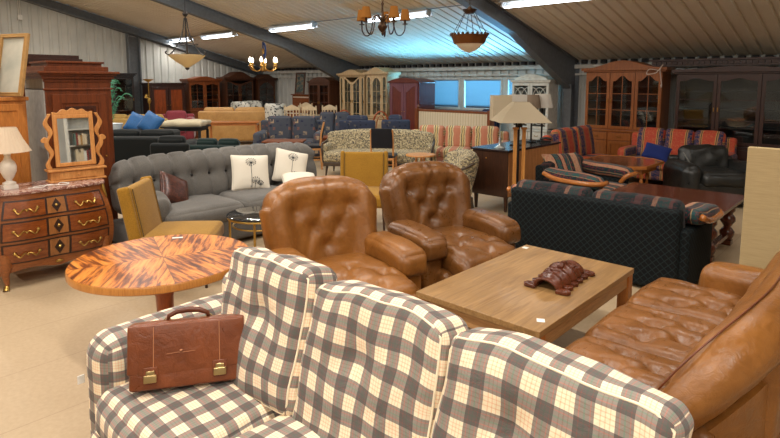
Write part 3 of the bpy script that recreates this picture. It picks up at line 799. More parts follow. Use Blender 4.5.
# ---------------------------------------------------------------- brown tufted sofa
ts = thing('leather_sofa', 'tan leather three-seat sofa with button-tufted seats at the lower right', 'sofa', (-.62, 2.92, 0), -90)
TL = 1.86
MB().soft(TL-.1, .74, .28, (0, .0, .19), .04, (0, .01, 0), 12, wr=.006).build('base', LT, ts)
sw = .56
LT2 = leather('worn tan leather', (104, 64, 28), (144, 94, 48), .3)
for k in range(3):
    pts = [(x_+(k-1)*sw, y_) for y_, xs in ((-.24, (-.17, 0, .17)), (-.08, (-.09, .09)), (.06, (-.17, 0, .17))) for x_ in xs]
    fo = []
    for p in pts:
        for q in pts:
            if p < q and .04 < abs(p[0]-q[0]) < .11 and .1 < abs(p[1]-q[1]) < .2: fo.append((*p, *q))
    fo += [(p[0], p[1], p[0], p[1]-.16) for p in pts if p[1] < -.2]+[(p[0], p[1], p[0], p[1]+.2) for p in pts if p[1] > 0]
    tf = tufts(pts, .035, .04, fo, .014, .02)
    cx = (k-1)*sw
    MB().soft(sw-.004, .72, .17, (cx, -.13, .365), .06, (.008, .03, .03), 34, fn=tufts([(a-cx, b_+.13) for a, b_ in pts], .042, .042, [(a-cx, b_+.13, c_-cx, d_+.13) for a, b_, c_, d_ in fo], .017, .022), wr=.007, wf=7, seed=k).build('seat_cushion', LT2, ts)
# back: a padded roll that sweeps round the near corner into the arm
def sweep(b, path, prof, n):
    rings = []; N = len(path)
    for i, (p, sc) in enumerate(path):
        a = Vector(path[max(i-1, 0)][0]); c = Vector(path[min(i+1, N-1)][0]); t_ = (c-a); t_.z = 0; t_.normalize(); nrm = Vector((t_.y, -t_.x, 0))
        rings.append([b.bm.verts.new(Vector(p)+nrm*x*sc+Vector((0, 0, z*sc))+noise.noise_vector((Vector(p)+nrm*x+Vector((0, 0, z)))*11)*.006) for x, z in prof])
    for A, B in zip(rings, rings[1:]):
        for k in range(n): b.bm.faces.new([A[k], A[(k+1) % n], B[(k+1) % n], B[k]])
    b.bm.faces.new(rings[0]); b.bm.faces.new(rings[-1][::-1])
prof = [(.11*cos(a)*(1 if sin(a) > -.3 else .85), .13*sin(a)) for a in [2*pi*k/20 for k in range(20)]]
path = []
for k in range(25): path.append((( -.80+1.46*k/24, .30, .735), 1))
path = path[:17]
for k in range(1, 15):
    f_ = k/14; path.append(((.17+.66*sin(f_*pi/2*.98), .30-.26*(1-cos(f_*pi/2)), .735-.30*f_**2.4), 1-.12*f_**3))
path.append(((.848, -.0, .40), .6))
b = MB(); sweep(b, path, prof, 20); b.build('back_roll', LT, ts, smooth=180)
MB().soft(1.34, .20, .50, (-.16, .25, .52), .05, (0, .02, 0), 16, m=TR(0, 0, 0), wr=.006).build('back_cushion', LT, ts)
b = MB(); sweep(b, [((p[0], p[1]+.03, 0), (p[2]-.12)/.62) for p, sc in path[:-1]], [(-.03, .05), (.03, .05), (.045, .3), (.045, .60), (-.03, .60), (-.03, .3)], 6); b.build('outer_back', LT, ts, smooth=50)
MB().soft(.21, .60, .52, (-.85, .08, .34), .08, (.01, .02, .01), 12, wr=.010, wf=9).build('arm', LT, ts)
pp = []
for (p, sc) in path[:-1]:
    pp.append(Vector(p)+Vector((0, -.02, .132*sc)))
MB().tube(pp, .004, 6).build('piping', leather('dark piping leather', (90, 42, 16), (120, 60, 24)), ts, smooth=180)
legs_block(ts, 1.7, .7, .06, plain('black plastic foot', (30, 28, 26), .5))

# ---------------------------------------------------------------- oak coffee table
OK_ = planks('light oak boards', (132, 98, 58), (176, 138, 90), 8, 0)
ctb = thing('coffee_table', 'rectangular light oak coffee table in the middle, carrying the wooden carving', 'table', (-1.60, 3.0, 0))
MB().box(-.39, .39, -.635, .635, .465, .50).build('tabletop', OK_, ctb, bevel=.003)
oy = wood('light oak leg', (150, 104, 60), (196, 150, 98), .4, 2)
oo = wood('orange oak leg', (150, 86, 36), (196, 122, 58), .4, 2)
for sx in (-1, 1):
    for sy in (-1, 1): MB().box(sx*.385-.0-(.07 if sx > 0 else 0), sx*.385+(.07 if sx < 0 else 0), sy*.63-(.07 if sy > 0 else 0), sy*.63+(.07 if sy < 0 else 0), 0, .465).build('leg', oo, ctb, bevel=.003)
MB().box(-.315, .315, -.61, -.59, .385, .465).build('apron', wood('oak apron x', (160, 114, 66), (200, 154, 104), .4, 0), ctb); MB().box(-.315, .315, .59, .61, .385, .465).build('apron', oy, ctb)
for sx in (-1, 1): MB().box(sx*.365-.01, sx*.365+.01, -.56, .56, .385, .465).build('apron', wood('oak apron y', (160, 114, 66), (200, 154, 104), .4, 1), ctb)
for k, (x, y, a, l_) in enumerate(((-1.27, 2.49, 30, 'small white price tag on the near corner of the oak coffee table'), (-1.95, 3.55, 0, 'small white price tag on the far corner of the oak coffee table'))):
    tag(MB().box(-.02, .02, -.02, .02, 0, .0015).build('price_tag', sm, loc=(x, y, .501), rot=(0, 0, R(a))), l_, 'price tag')
# carving: an arched dark wood shell with ridges and a toothed skirt
cv = leather('oiled carved wood', (58, 24, 12), (104, 50, 26), .25)
cr_ = thing('wooden_carving', 'dark glossy carved wooden mask with ridges and toothed edge lying on the oak coffee table', 'carving', (-1.46, 3.10, .50), 4)
cr_.scale = (1.25, 1.25, 1.15)
b = MB(); N, Mx = 36, 20; g = []
for j in range(N+1):
    row = []; y = -.17+.34*j/N
    taper = .75+.25*sin(pi*j/N)
    for i in range(Mx+1):
        a = pi*(.06+.88*i/Mx); r = .068*taper*(1+.10*sin(y*95+cos(a)*2.2)+.10*exp(-((y-.03)/.03)**2)*sin(a))
        row.append(b.bm.verts.new((r*cos(a)*1.15, y, .006+r*sin(a)*1.05)))
    g.append(row)
for j in range(N):
    for i in range(Mx): b.bm.faces.new([g[j][i], g[j][i+1], g[j+1][i+1], g[j+1][i]])
ob = b.build('shell', cv, cr_, smooth=180); sd = ob.modifiers.new('solid', 'SOLIDIFY'); sd.thickness = .012
for sx in (-1, 1):
    b = MB()
    for k in range(6):
        y = -.16+.064*k; L = .022 if k not in (0, 5) else .035
        b.prism([(sx*.05, y-.03), (sx*(.068+L), y-.026), (sx*(.080+L), y-.004), (sx*(.068+L), y+.018), (sx*.05, y+.03)], .002, .020, 'z')
    b.build('toothed_edge', cv, cr_, bevel=.004)
MB().soft(.035, .075, .03, (0, .02, .078), .014, (0, 0, .004), 5).soft(.03, .03, .02, (-.035, .06, .065), .009, seg=4).soft(.03, .03, .02, (.035, .06, .065), .009, seg=4).soft(.06, .018, .015, (0, -.06, .074), .007, seg=4).build('face_relief', cv, cr_)

# ---------------------------------------------------------------- mustard chairs
MV = fabric('mustard velvet', (150, 110, 36), .8, .2, 120, .2)
MVd = fabric('dark mustard piping', (96, 74, 34), .8, .2)
def mustard_chair(label, loc, rz):
    t_ = thing('velvet_chair', label, 'chair', loc, rz, 'mustard velvet chairs')
    MB().soft(.62, .60, .14, (0, -.03, .36), .04, (.005, .01, .02), 10).build('seat', MV, t_)
    m = TR(0, .29, .58, rx=-10)
    MB().soft(.50, .08, .54, (0, -.012, 0), .03, (0, .012, 0), 8, m=m).build('backrest', MV, t_)
    for sx in (-1, 1): MB().soft(.055, .10, .56, (sx*.265, 0, 0), .024, (0, 0, 0), 6, m=m).build('back_wing', MV, t_)
    for sx in (-1, 1): MB().tube([m @ Vector((sx*.24, -.062, -.25)), m @ Vector((sx*.24, -.062, .25))], .004, 5).build('piping', MVd, t_)
    dw = wood('dark leg wood', (48, 30, 20), (78, 50, 32))
    for sx in (-1, 1):
        MB().tube([(sx*.26, -.26, .3), (sx*.27, -.29, 0)], [.02, .012], 10).build('leg', dw, t_, smooth=60)
        MB().tube([(sx*.25, .24, .32), (sx*.26, .36, 0)], [.02, .012], 10).build('leg', dw, t_, smooth=60)
    return t_
mustard_chair('mustard velvet armless chair standing between the bombe commode and the round birch table', (-4.54, 2.19, 0), 138)
mustard_chair('mustard velvet armless chair seen from the front between the two tan armchairs', (-4.62, 4.5, 0), 41)

# ---------------------------------------------------------------- glass side table
gt = thing('glass_side_table', 'round smoked-glass side table on slim gold legs before the grey sofa', 'side table', (-4.28, 2.86, 0))
gold = plain('brushed gold', (206, 170, 92), .3, .9, .5, 0, .05)
t = NT('smoked glass'); SG = t.done(srgb(28, 32, 36), .06, 0, .8); t.b.inputs['Alpha'].default_value = .82
MB().lathe([(.30, .488), (.305, .492), (.305, .498), (.30, .502), (.001, .502)], n=40).build('glass_top', SG, gt, smooth=40)
MB().tube([(.29*cos(a), .29*sin(a), .478) for a in [2*pi*k/32 for k in range(32)]], .011, 8, closed=True).tube([(.25*cos(a), .25*sin(a), .40) for a in [2*pi*k/32 for k in range(32)]], .008, 8, closed=True).build('ring', gold, gt, smooth=180)
for k in range(4):
    a = R(45+90*k); MB().tube([(.285*cos(a), .285*sin(a), 0), (.285*cos(a), .285*sin(a), .478)], .011, 8).build('leg', gold, gt, smooth=60)
# ---------------------------------------------------------------- left corner: commode, mirror, wardrobes
IN1 = wood('kingwood veneer', (108, 56, 22), (158, 92, 42), .28, 0, 1.2, .3)
IN2 = wood('kingwood panel', (96, 44, 16), (146, 78, 32), .25, 0, 1.2, .3)
IN3 = wood('satinwood inlay', (124, 76, 38), (164, 108, 58), .28, 2, 1.2, .3)
cm = thing('bombe_commode', 'bombe commode in inlaid kingwood with marble top and brass mounts at left', 'chest of drawers', (-5.52, 1.47, 0), 90)
CW, CD = .405, .21
def bombe(xu, z, off=0):
    """front surface point at xu in -1..1, height z"""
    k = (z-.18)/.60; bul = .055*sin(pi*min(1, max(0, k*.9+.12)))*1.0
    ser = .035*(1-xu*xu)-.012*cos(xu*pi*2)
    wx = CW+.058*sin(pi*min(1, max(0, k*.85+.2)))-.0
    return (xu*wx, -(CD+bul+ser)-off, z)
b = MB(); rings = []
ZS = [.17+.61*i/14 for i in range(15)]
for z in ZS:
    row = []
    for i in range(21): row.append(bombe(-1+2*i/20, z))
    wx = row[-1][0]
    for y in (-.1, .05, .2): row.append((wx, y, z))
    for y in (.2, .05, -.1): row.append((-wx, y, z))
    rings.append([b.bm.verts.new(p) for p in row])
n_ = len(rings[0])
for A, B in zip(rings, rings[1:]):
    for k in range(n_): b.bm.faces.new([A[k], A[(k+1) % n_], B[(k+1) % n_], B[k]])
b.bm.faces.new(rings[0][::-1]); b.bm.faces.new(rings[-1])
b.build('body', IN1, cm, smooth=40)
def patch(bb, x0, x1, z0, z1, off, th=.008, n=10, shape=None):
    F = []; Bk = []
    for j in range(5):
        z = z0+(z1-z0)*j/4; r1, r2 = [], []
        for i in range(n+1):
            x = x0+(x1-x0)*i/n
            r1.append(bb.bm.verts.new(bombe(x, z, off))); r2.append(bb.bm.verts.new(bombe(x, z, off-th)))
        F.append(r1); Bk.append(r2)
    for j in range(4):
        for i in range(n): bb.bm.faces.new([F[j][i], F[j][i+1], F[j+1][i+1], F[j+1][i]])
    for i in range(n): bb.bm.faces.new([F[0][i], Bk[0][i], Bk[0][i+1], F[0][i+1]]); bb.bm.faces.new([F[4][i], F[4][i+1], Bk[4][i+1], Bk[4][i]])
    for j in range(4): bb.bm.faces.new([F[j][0], F[j+1][0], Bk[j+1][0], Bk[j][0]]); bb.bm.faces.new([F[j][n], Bk[j][n], Bk[j+1][n], F[j+1][n]])
    return bb
brs = plain('gilt brass mount', (170, 136, 70), .35, .9)
dkln = plain('dark stringing', (46, 24, 14), .4)
def rococo(bb, cx, z, off, s=1.):
    for sg in (-1, 1):
        pts = []
        for k in range(9):
            t_ = k/8; x = cx+sg*(.02+.17*t_)*s; zz = z+(.012*sin(t_*7)-.018*sin(pi*t_))
            p = bombe(x, zz, off+.012+.012*sin(pi*t_)); pts.append(p)
        bb.tube(pts, .0058, 5)
        p = bombe(cx+sg*.19*s, z+.004, off+.006); bb.lathe([(.002, -.012), (.012, -.006), (.014, .004), (.004, .014)], p, 7)
    bb.lathe([(.002, -.010), (.010, -.004), (.010, .004), (.002, .012)], bombe(cx, z-.008, off+.02), 7)
rows = [(.215, .385), (.405, .565), (.585, .735)]
for j, (z0, z1) in enumerate(rows):
    dr = patch(MB(), -.90, .90, z0, z1, .006, n=24).build('drawer', dkln, cm, smooth=50)
    for (x0, x1, m_) in ((-.87, -.20, IN2), (-.16, .16, IN3), (.20, .87, IN2)):
        patch(MB(), x0, x1, z0+.012, z1-.012, .010, .006, 10).build('veneer_panel', m_, dr, smooth=50)
    zc = (z0+z1)/2; r = (z1-z0)*.32
    bb = MB(); q = [bb.bm.verts.new(bombe(x, z, .014)) for x, z in ((-.085, zc), (0, zc-r*1.2), (.085, zc), (0, zc+r*1.2))]; bb.bm.faces.new(q)
    o = bb.build('diamond_inlay', dkln, dr); sd = o.modifiers.new('s', 'SOLIDIFY'); sd.thickness = .004
    bb = MB(); bb.lathe([(.002, -.014), (.012, -.004), (.012, .004), (.002, .014)], bombe(0, zc, .014), 8).build('rosette', brs, dr)
    for cx in (-.53, .53):
        bb = MB(); rococo(bb, cx, zc, .012, 1.0); bb.build('handle', brs, dr, smooth=60)
for sx in (-1, 1):
    pts = [bombe(sx*.99, z, .012) for z in (.78, .74, .7, .66)]
    MB().tube(pts, [.012, .016, .011, .004], 6).build('corner_mount', brs, cm, smooth=60)
for sx in (-1, 1):
    for fy in (-1, 1):
        y0 = -CD-.012 if fy < 0 else .17; x_ = sx*(CW-.02)
        pts = [(x_, y0, .30), (x_, y0-.012*(-fy), .2), (x_+sx*.01, y0+fy*.012, .12), (x_-sx*.002, y0+fy*.0, .05), (x_+sx*.016, y0+fy*.03, 0)]
        lg = MB().tube(pts, [.05, .045, .028, .018, .02], 10).build('leg', IN1, cm, smooth=60)
        MB().tube([(x_+sx*.004, y0+fy*.012, .035), (x_+sx*.016, y0+fy*.032, 0)], [.019, .026], 8).build('sabot', brs, lg, smooth=60)
b = MB(); N = 24; front = [bombe(-1+2*i/N, .2, .0) for i in range(N+1)]
# shaped apron
A = []; 
for i in range(N+1):
    x = -1+2*i/N; z = .165-.035*(cos(x*pi*2)*.5+.5)*(1-abs(x)*.6)-.03*abs(x)**4; p = bombe(x, .19, -.004); A.append((p[0], p[1], z))
top = [bombe(-1+2*i/N, .21, -.004) for i in range(N+1)]
va = [b.bm.verts.new(p) for p in A]; vt = [b.bm.verts.new(p) for p in top]; vb = [b.bm.verts.new((p[0], p[1]+.02, p[2])) for p in A]; vtb = [b.bm.verts.new((p[0], p[1]+.02, p[2])) for p in top]
for i in range(N): b.bm.faces.new([va[i], va[i+1], vt[i+1], vt[i]]); b.bm.faces.new([vb[i], vtb[i], vtb[i+1], vb[i+1]]); b.bm.faces.new([va[i], vb[i], vb[i+1], va[i+1]])
b.build('apron', IN1, cm, smooth=50)
MB().lathe([(.003, -.012), (.03, -.004), (.03, .006), (.003, .016)], (0, -.262, .165), 10, sy=.4).build('apron_mount', brs, cm)
ol = [(bombe(-1+2*i/20, .78, .02)[0]*1.03, bombe(-1+2*i/20, .78, .02)[1]) for i in range(21)]
ol += [(CW+.05, -.1), (CW+.03, .22), (-CW-.03, .22), (-CW-.05, -.1)]
MB().prism(ol, .78, .805, 'z').build('marble_top', marble('rouge marble'), cm, bevel=.006)

mr = thing('dressing_mirror', 'small pine dressing mirror in wavy uprights with one drawer, standing on the commode', 'mirror', (-5.56, 1.74, .806), 86)
pn = wood('light pine', (176, 112, 54), (214, 154, 90), .4, 2)
MB().box(-.235, .235, -.075, .075, .0, .016).box(-.22, .22, -.06, .07, .016, .095).box(-.24, .24, -.08, .08, .095, .112).build('box', pn, mr, bevel=.004)
d_ = MB().box(-.15, .15, -.068, -.058, .024, .088).build('drawer', pn, mr, bevel=.003)
MB().lathe([(.003, 0), (.008, .01), (.003, .016)], (0, 0, 0), 8).build('knob', pn, d_, loc=(0, -.068, .056), rot=(pi/2, 0, 0))
mtl = dict(loc=(0, -.37*sin(R(4)), .002), rot=(R(-4), 0, 0))
MB().frame([(-.165, .13), (.165, .13), (.165, .60), (-.165, .60)], [(-.13, .165), (.13, .165), (.13, .565), (-.13, .565)], -.02, .01).build('frame', pn, mr, bevel=.005, **mtl)
b = MB(); pts = [(-.165, .60)]
for k in range(25):
    x = -.165+.33*k/24; pts.append((x, .615+.035*sin(pi*k/24)+.010*cos(k*1.05)))
pts.append((.165, .60)); b.prism(pts, -.016, .006); b.build('crest', pn, mr, bevel=.003, **mtl)
gm = plain('silvered glass', (235, 238, 240), .02, 1.0, .5, 0, 0)
MB().box(-.13, .13, -.008, -.004, .165, .565).build('mirror_glass', gm, mr, **mtl)
for sx in (-1, 1):
    L_, R_ = [], []
    for k in range(30):
        z = .112+.50*k/29; c = sx*(.205+.018*sin(k*.58)); w = .017+.006*cos(k*.58)
        L_.append((c-w, z)); R_.append((c+w, z))
    MB().prism(L_+R_[::-1], -.014, .014).build('upright', pn, mr, bevel=.004)
    MB().prism([(sx*(.235+.028*cos(a)*(1.1-.3*sin(a))), .38+.026*sin(a)) for a in [2*pi*k/14 for k in range(14)]], -.012, .012).build('heart_knob', pn, mr, bevel=.003)

def pleated(b, r0, r1, z0, z1, n=64, amp=.02, sx=1, sy=1):
    rings = []
    for (r, z) in ((r0, z0), ((r0+r1)/2-.006, (z0+z1)/2), (r1, z1)):
        rings.append([b.bm.verts.new((sx*r*(1+amp*(k % 2))*cos(2*pi*k/n), sy*r*(1+amp*(k % 2))*sin(2*pi*k/n), z)) for k in range(n)])
    for A, B in zip(rings, rings[1:]):
        for k in range(n): b.bm.faces.new([A[k], A[(k+1) % n], B[(k+1) % n], B[k]])
    return b
al = plain('white alabaster', (222, 214, 202), .35)
lp = thing('table_lamp', 'white alabaster table lamp with pleated cream shade at the left end of the commode', 'table lamp', (-5.50, 1.20, .806))
lp.scale = (1.06, 1.06, 1.10)
MB().box(-.05, .05, -.05, .05, 0, .028).lathe([(.045, .028), (.048, .045), (.02, .06), (.022, .07), (.035, .085), (.055, .13), (.06, .17), (.05, .2), (.028, .225), (.02, .25), (.026, .262), (.018, .275), (.008, .30)], n=20).build('base', al, lp, smooth=50)
pleated(MB(), .165, .075, .285, .47).build('lamp_shade', shade_mat('cream pleated cloth', (226, 208, 184), .35), lp)
pts = [(-5.36, 1.30, .812), (-5.33, 1.40, .812), (-5.40, 1.46, .815), (-5.35, 1.52, .812), (-5.42, 1.56, .818), (-5.38, 1.62, .812), (-5.33, 1.56, .812), (-5.35, 1.47, .818), (-5.41, 1.40, .812), (-5.38, 1.34, .812)]
def smooth_path(pts, n=6):
    P = [Vector(p) for p in pts]; out = []
    for i in range(len(P)-1):
        p0, p1, p2, p3 = P[max(i-1, 0)], P[i], P[i+1], P[min(i+2, len(P)-1)]
        for k in range(n):
            t_ = k/n; out.append(.5*((2*p1)+(p2-p0)*t_+(2*p0-5*p1+4*p2-p3)*t_**2+(3*p1-p0-3*p2+p3)*t_**3))
    return out+[P[-1]]
cb = MB().tube(smooth_path(pts), .0035, 6).build('lamp_cord', plain('white plastic', (224, 222, 216), .4), smooth=180); tag(cb, 'white coiled lamp cord lying on the marble commode top before the mirror', 'cord')
# wardrobes behind
rw = wood('red brown stained wood', (74, 32, 12), (124, 60, 24), .35, 2, .8, .2)
wr = thing('wardrobe', 'tall red-brown wardrobe with stepped cornice and grey-painted side, behind the dressing mirror', 'wardrobe', (-6.36, 1.97, 0), 90)
wr.scale = (.92, 1, 1.0)
MB().box(-.33, .33, -.30, .30, .0, 1.70).build('carcass', rw, wr, bevel=.004)
MB().box(-.345, -.332, -.30, .30, 0, 1.80).build('side_panel', plain('grey painted side', (150, 146, 140), .7), wr)['label'] = 'grey painted side panel'
panel_door(wr, -.27, .27, .3, 1.58, -.30, rw, rw, 0, .09)
ip = MB().frame([(-.15, .5), (.15, .5), (.15, 1.46), (-.15, 1.46)], [(-.12, .53), (.12, .53), (.12, 1.43), (-.12, 1.43)], -.325, -.300).build('moulding', plain('dark moulding', (60, 28, 16), .4), wr)
for i in range(2): MB().box(-.33+.33*i+.02, .33*i-.02, -.315, -.3, .06, .26).build('drawer', rw, wr, bevel=.004)
b = MB(); b.box(-.345, .345, -.315, .3, 1.62, 1.64); z = 1.70
for o_, h_ in ((.01, .03), (.03, .03), (.05, .02), (.075, .025)): b.box(-.33-o_, .33+o_, -.30-o_, .30, z, z+h_); z += h_
for o_, h_ in ((-.01, .05), (-.06, .03), (-.04, .02)): b.box(-.33-o_, .33+o_, -.30-o_, .30, z, z+h_); z += h_
b.build('cornice', rw, wr, bevel=.005)
w2 = thing('wardrobe', 'dark red-brown wardrobe whose flat cornice shows above and behind the nearer one', 'wardrobe', (-7.25, 2.02, 0), 90)
MB().box(-.30, .26, -.25, .25, 0, 1.90).build('carcass', rw, w2, bevel=.004); MB().box(-.33, .30, -.29, .25, 1.90, 1.96).box(-.30, .27, -.27, .25, 1.96, 2.0).build('cornice', mahog, w2, bevel=.004)
panel_door(w2, -.27, .23, .1, 1.85, -.25, rw, rw, 0, .08)
oc = wood('orange lacquered birch', (150, 88, 34), (196, 126, 58), .35, 2, .8, .2)
c3 = thing('cupboard', 'orange-brown wooden cupboard at the left edge of the photo behind the pleated lamp', 'cupboard', (-6.20, 1.12, 0), 90)
MB().box(-.38, .36, -.24, .24, 0, 1.53).build('carcass', oc, c3, bevel=.004); MB().box(-.40, .38, -.26, .24, 1.53, 1.565).build('top', oc, c3, bevel=.005)
panel_door(c3, -.36, -.01, .08, 1.50, -.24, oc, oc, 0, .06, 1); panel_door(c3, .0, .34, .08, 1.50, -.24, oc, oc, 0, .06, -1)
gf = plain('gilded frame', (178, 138, 84), .45, .3)
t = NT('faded landscape painting'); pa = t.done(t.mix(.5, t.ramp(t.noise(t.mapping(), 5, 4), [(.35, srgb(150, 150, 138)), (.6, srgb(196, 188, 170))]), srgb(176, 176, 164)), .6)
def picture(name, label, loc, rot, w, h, fw, fm, pm):
    t_ = thing(name, label, 'picture', loc); t_.rotation_euler = rot
    MB().frame([(-w/2, 0), (w/2, 0), (w/2, h), (-w/2, h)], [(-w/2+fw, fw), (w/2-fw, fw), (w/2-fw, h-fw), (-w/2+fw, h-fw)], -.03, 0).frame([(-w/2+fw*.7, fw*.7), (w/2-fw*.7, fw*.7), (w/2-fw*.7, h-fw*.7), (-w/2+fw*.7, h-fw*.7)], [(-w/2+fw, fw), (w/2-fw, fw), (w/2-fw, h-fw), (-w/2+fw, h-fw)], -.034, -.02).build('frame', fm, t_, bevel=.004)
    MB().box(-w/2+fw, w/2-fw, -.015, -.008, fw, h-fw).build('canvas', pm, t_)
    return t_
picture('framed_picture', 'faded landscape in a pale gilt frame leaning on top of the orange cupboard, right one', (-6.02, 1.37, 1.567), (R(-11), 0, R(22)), .36, .58, .035, gf, pa)
picture('framed_picture', 'gilt-framed picture cut by the left photo edge on top of the orange cupboard', (-6.10, 1.12, 1.567), (R(-11), 0, R(22)), .36, .56, .035, gf, pa)
# white bookcase the mirror shows
bkc = thing('bookcase', 'tall white bookcase full of books facing the pine mirror, seen only reflected in it', 'bookcase', (1.45, 3.55, 0), -90)
b = MB(); b.box(-.8, -.775, -.14, .14, 0, 2.0).box(.775, .8, -.14, .14, 0, 2.0).box(-.0125, .0125, -.14, .14, 0, 2.0).box(-.8, .8, .13, .14, 0, 2.0)
b.build('carcass', wbm, bkc)
for z in (.03, .38, .71, 1.04, 1.37, 1.70, 1.985): MB().box(-.775, .775, -.14, .13, z-.012, z+.012).build('shelf', wbm, bkc)
cols = [(120, 40, 32), (40, 60, 50), (196, 180, 150), (30, 40, 70), (160, 120, 60), (70, 60, 54), (200, 200, 190), (90, 110, 100)]
for z in (.71, 1.04, 1.37):
    for sx in (-1, 1):
        x = -.76 if sx < 0 else .03
        while x < (-.1 if sx < 0 else .68):
            w = random.uniform(.025, .05); h = random.uniform(.18, .26)
            o = MB().box(0, w, -.16, .0, 0, h).build('book', plain('book cloth %d' % random.randrange(8), cols[random.randrange(8)], .7), loc=(1.45-.10+.06, 3.55-x, z+.0125), rot=(0, 0, -pi/2))
            tag(o, 'upright book on a shelf of the white bookcase, seen only in the mirror', 'book', 'books in the white bookcase'); x += w+.003

# ---------------------------------------------------------------- grey tufted sofa
GW = fabric('grey woven wool', (102, 99, 95), .95, .2, 220, .3)
gs = thing('grey_sofa', 'long grey woven sofa with channelled button-tufted back left of centre', 'sofa', (-5.50, 3.36, 0), 90)
GL = 2.52
MB().soft(GL-.06, .86, .26, (0, -.02, .17), .05, (0, .01, 0), 14).build('base', GW, gs)
for k, (x, w) in enumerate(((-.64, .86), (.18, .76), (.86, .62))):
    MB().soft(w-.006, .74, .18, (x+.03, -.13, .36), .075, (.006, .02, .03), 12, wr=.006, wf=5, seed=k).build('seat_cushion', GW, gs)
ch = GL/12
def gfn(q, u):
    ph = (q.x/ch) % 1.0; g_ = abs(cos(pi*ph))
    fr = max(0, -u[1]) if abs(u[1]) < .999 else (1 if u[1] < 0 else 0)
    gr = exp(-((ph if ph < .5 else ph-1)/.13)**2)
    q.y += .032*gr*(1 if u[1] < 0 else .3)
    if u[2] > .3: q.z -= .026*gr
    if u[1] < 0:
        dz = (q.z-.02)
        q.y += .035*exp(-((ph if ph < .5 else ph-1)**2*ch*ch+dz*dz)/.0018)
        q.y -= .03*exp(-((q.z-.13)/.09)**2)+.02*exp(-((q.z+.12)/.1)**2)
    q.z -= .09*abs(u[0])**10*max(0, u[2])
    q.y -= .10*abs(u[0])**10
    return q
bm_ = TR(0, .30, .645, rx=-12)
bk_ = MB().soft(GL, .26, .56, (0, 0, 0), .10, (.01, .01, .02), 110, fn=gfn, m=bm_); mpb = bk_.mp; bk_.build('back', GW, gs)
b = MB()
for k in range(-5, 6):
    MB().lathe([(.001, .014), (.014, .010), (.018, 0), (.014, -.010), (.001, -.014)], mpb((k*ch, -.13, .02))+Vector((0, -.008, 0)), 8).build('button', plain('black button', (18, 18, 20), .5), gs)
def gaf(q, u):
    q.z += .02*cos(q.y*40)*max(0, u[2]); return q
MB().soft(.24, .62, .32, (-GL/2+.22, -.10, .47), .12, (.01, .02, .01), 20, fn=gaf).build('arm', GW, gs)
legs_block(gs, GL-.1, .8, .06, plain('black plastic foot', (30, 28, 26), .5))
t = NT('cream cotton'); v = t.mapping('Object'); s_ = t.sep(v)
cc = srgb(222, 214, 198)
C_cream = t.done(t.mix(.3, t.ramp(t.noise(v, 6, 3), [(.3, tuple(x*.93 for x in cc)), (.7, cc)]), t.ramp(t.noise(v, 200, 2), [(.3, tuple(x*.85 for x in cc)), (.7, cc)])), .9)
def pillow(name, label, loc, rot, w, h, th, mat, deco=False, group=None, seed=0):
    def pf(q, u):
        k = max(0, (1-abs(u[0])**3.2))*max(0, (1-abs(u[2])**3.2)); q.y = q.y*(.10+.90*k**.6)
        q.x *= 1-.05*(1-u[2]**2); q.z *= 1-.05*(1-u[0]**2); return q
    b = MB().soft(w, th, h, (0, 0, h/2), .02, (0, 0, 0), 16, fn=pf, wr=.004, seed=seed); mp = b.mp
    t_ = thing(name, label, 'cushion', loc, 0, group); t_.rotation_euler = tuple(R(a) for a in rot)
    c = b.build('cover', mat, t_)
    if deco:
        dk = plain('dark blue print', (44, 54, 62), .9)
        b = MB()
        def srf(x, z):
            u0, u2 = x/(w/2), z/(h/2); k = max(0, (1-abs(u0)**3.2))*max(0, (1-abs(u2)**3.2))
            return Vector((x, -th/2*(.10+.90*k**.6)-.003, z+h/2))
        b.tube([srf(.0, -.19), srf(.002, -.1), srf(0, 0), srf(-.002, .085)], .0025, 4)
        for cx, cz, r, N in ((0, .10, .055, 13), (.045, -.12, .045, 11), (.10, -.15, .03, 9)):
            for k in range(N):
                a = 2*pi*k/N; e = (cx+r*cos(a), cz+r*.8*sin(a)+.012); b.tube([srf(cx, cz), srf(*e)], .0014, 4); b.lathe([(.001, -.006), (.007, 0), (.001, .006)], srf(*e), 6)
            b.tube([srf(cx, cz), srf(cx-.01, -.19)], .002, 4)
        pr = b.build('flower_print', dk, c)
    return t_
pillow('cushion', 'cream cushion printed with dark dandelions standing mid-sofa, left one of the pair', (-5.44, 3.52, .46), (-24, 3, 68), .44, .43, .14, C_cream, True)
pillow('cushion', 'cream dandelion cushion leaning at the right end of the grey sofa', (-5.46, 4.06, .47), (-22, 14, 66), .42, .42, .14, C_cream, True)
pillow('cushion', 'cream cushion lying flat on the right end of the grey sofa', (-5.10, 3.98, .50), (-80, 0, 60), .42, .40, .13, C_cream, False)
t = NT('brown sequin satin'); sq = t.done(t.ramp(t.noise(t.mapping('Object'), 22, 3, .6, 2), [(.35, srgb(40, 20, 16)), (.65, srgb(96, 50, 36))]), .35, .1, .6)
pillow('cushion', 'shiny brown cushion leaning on the left arm of the grey sofa', (-5.38, 2.58, .45), (-34, 26, 98), .36, .36, .12, sq)
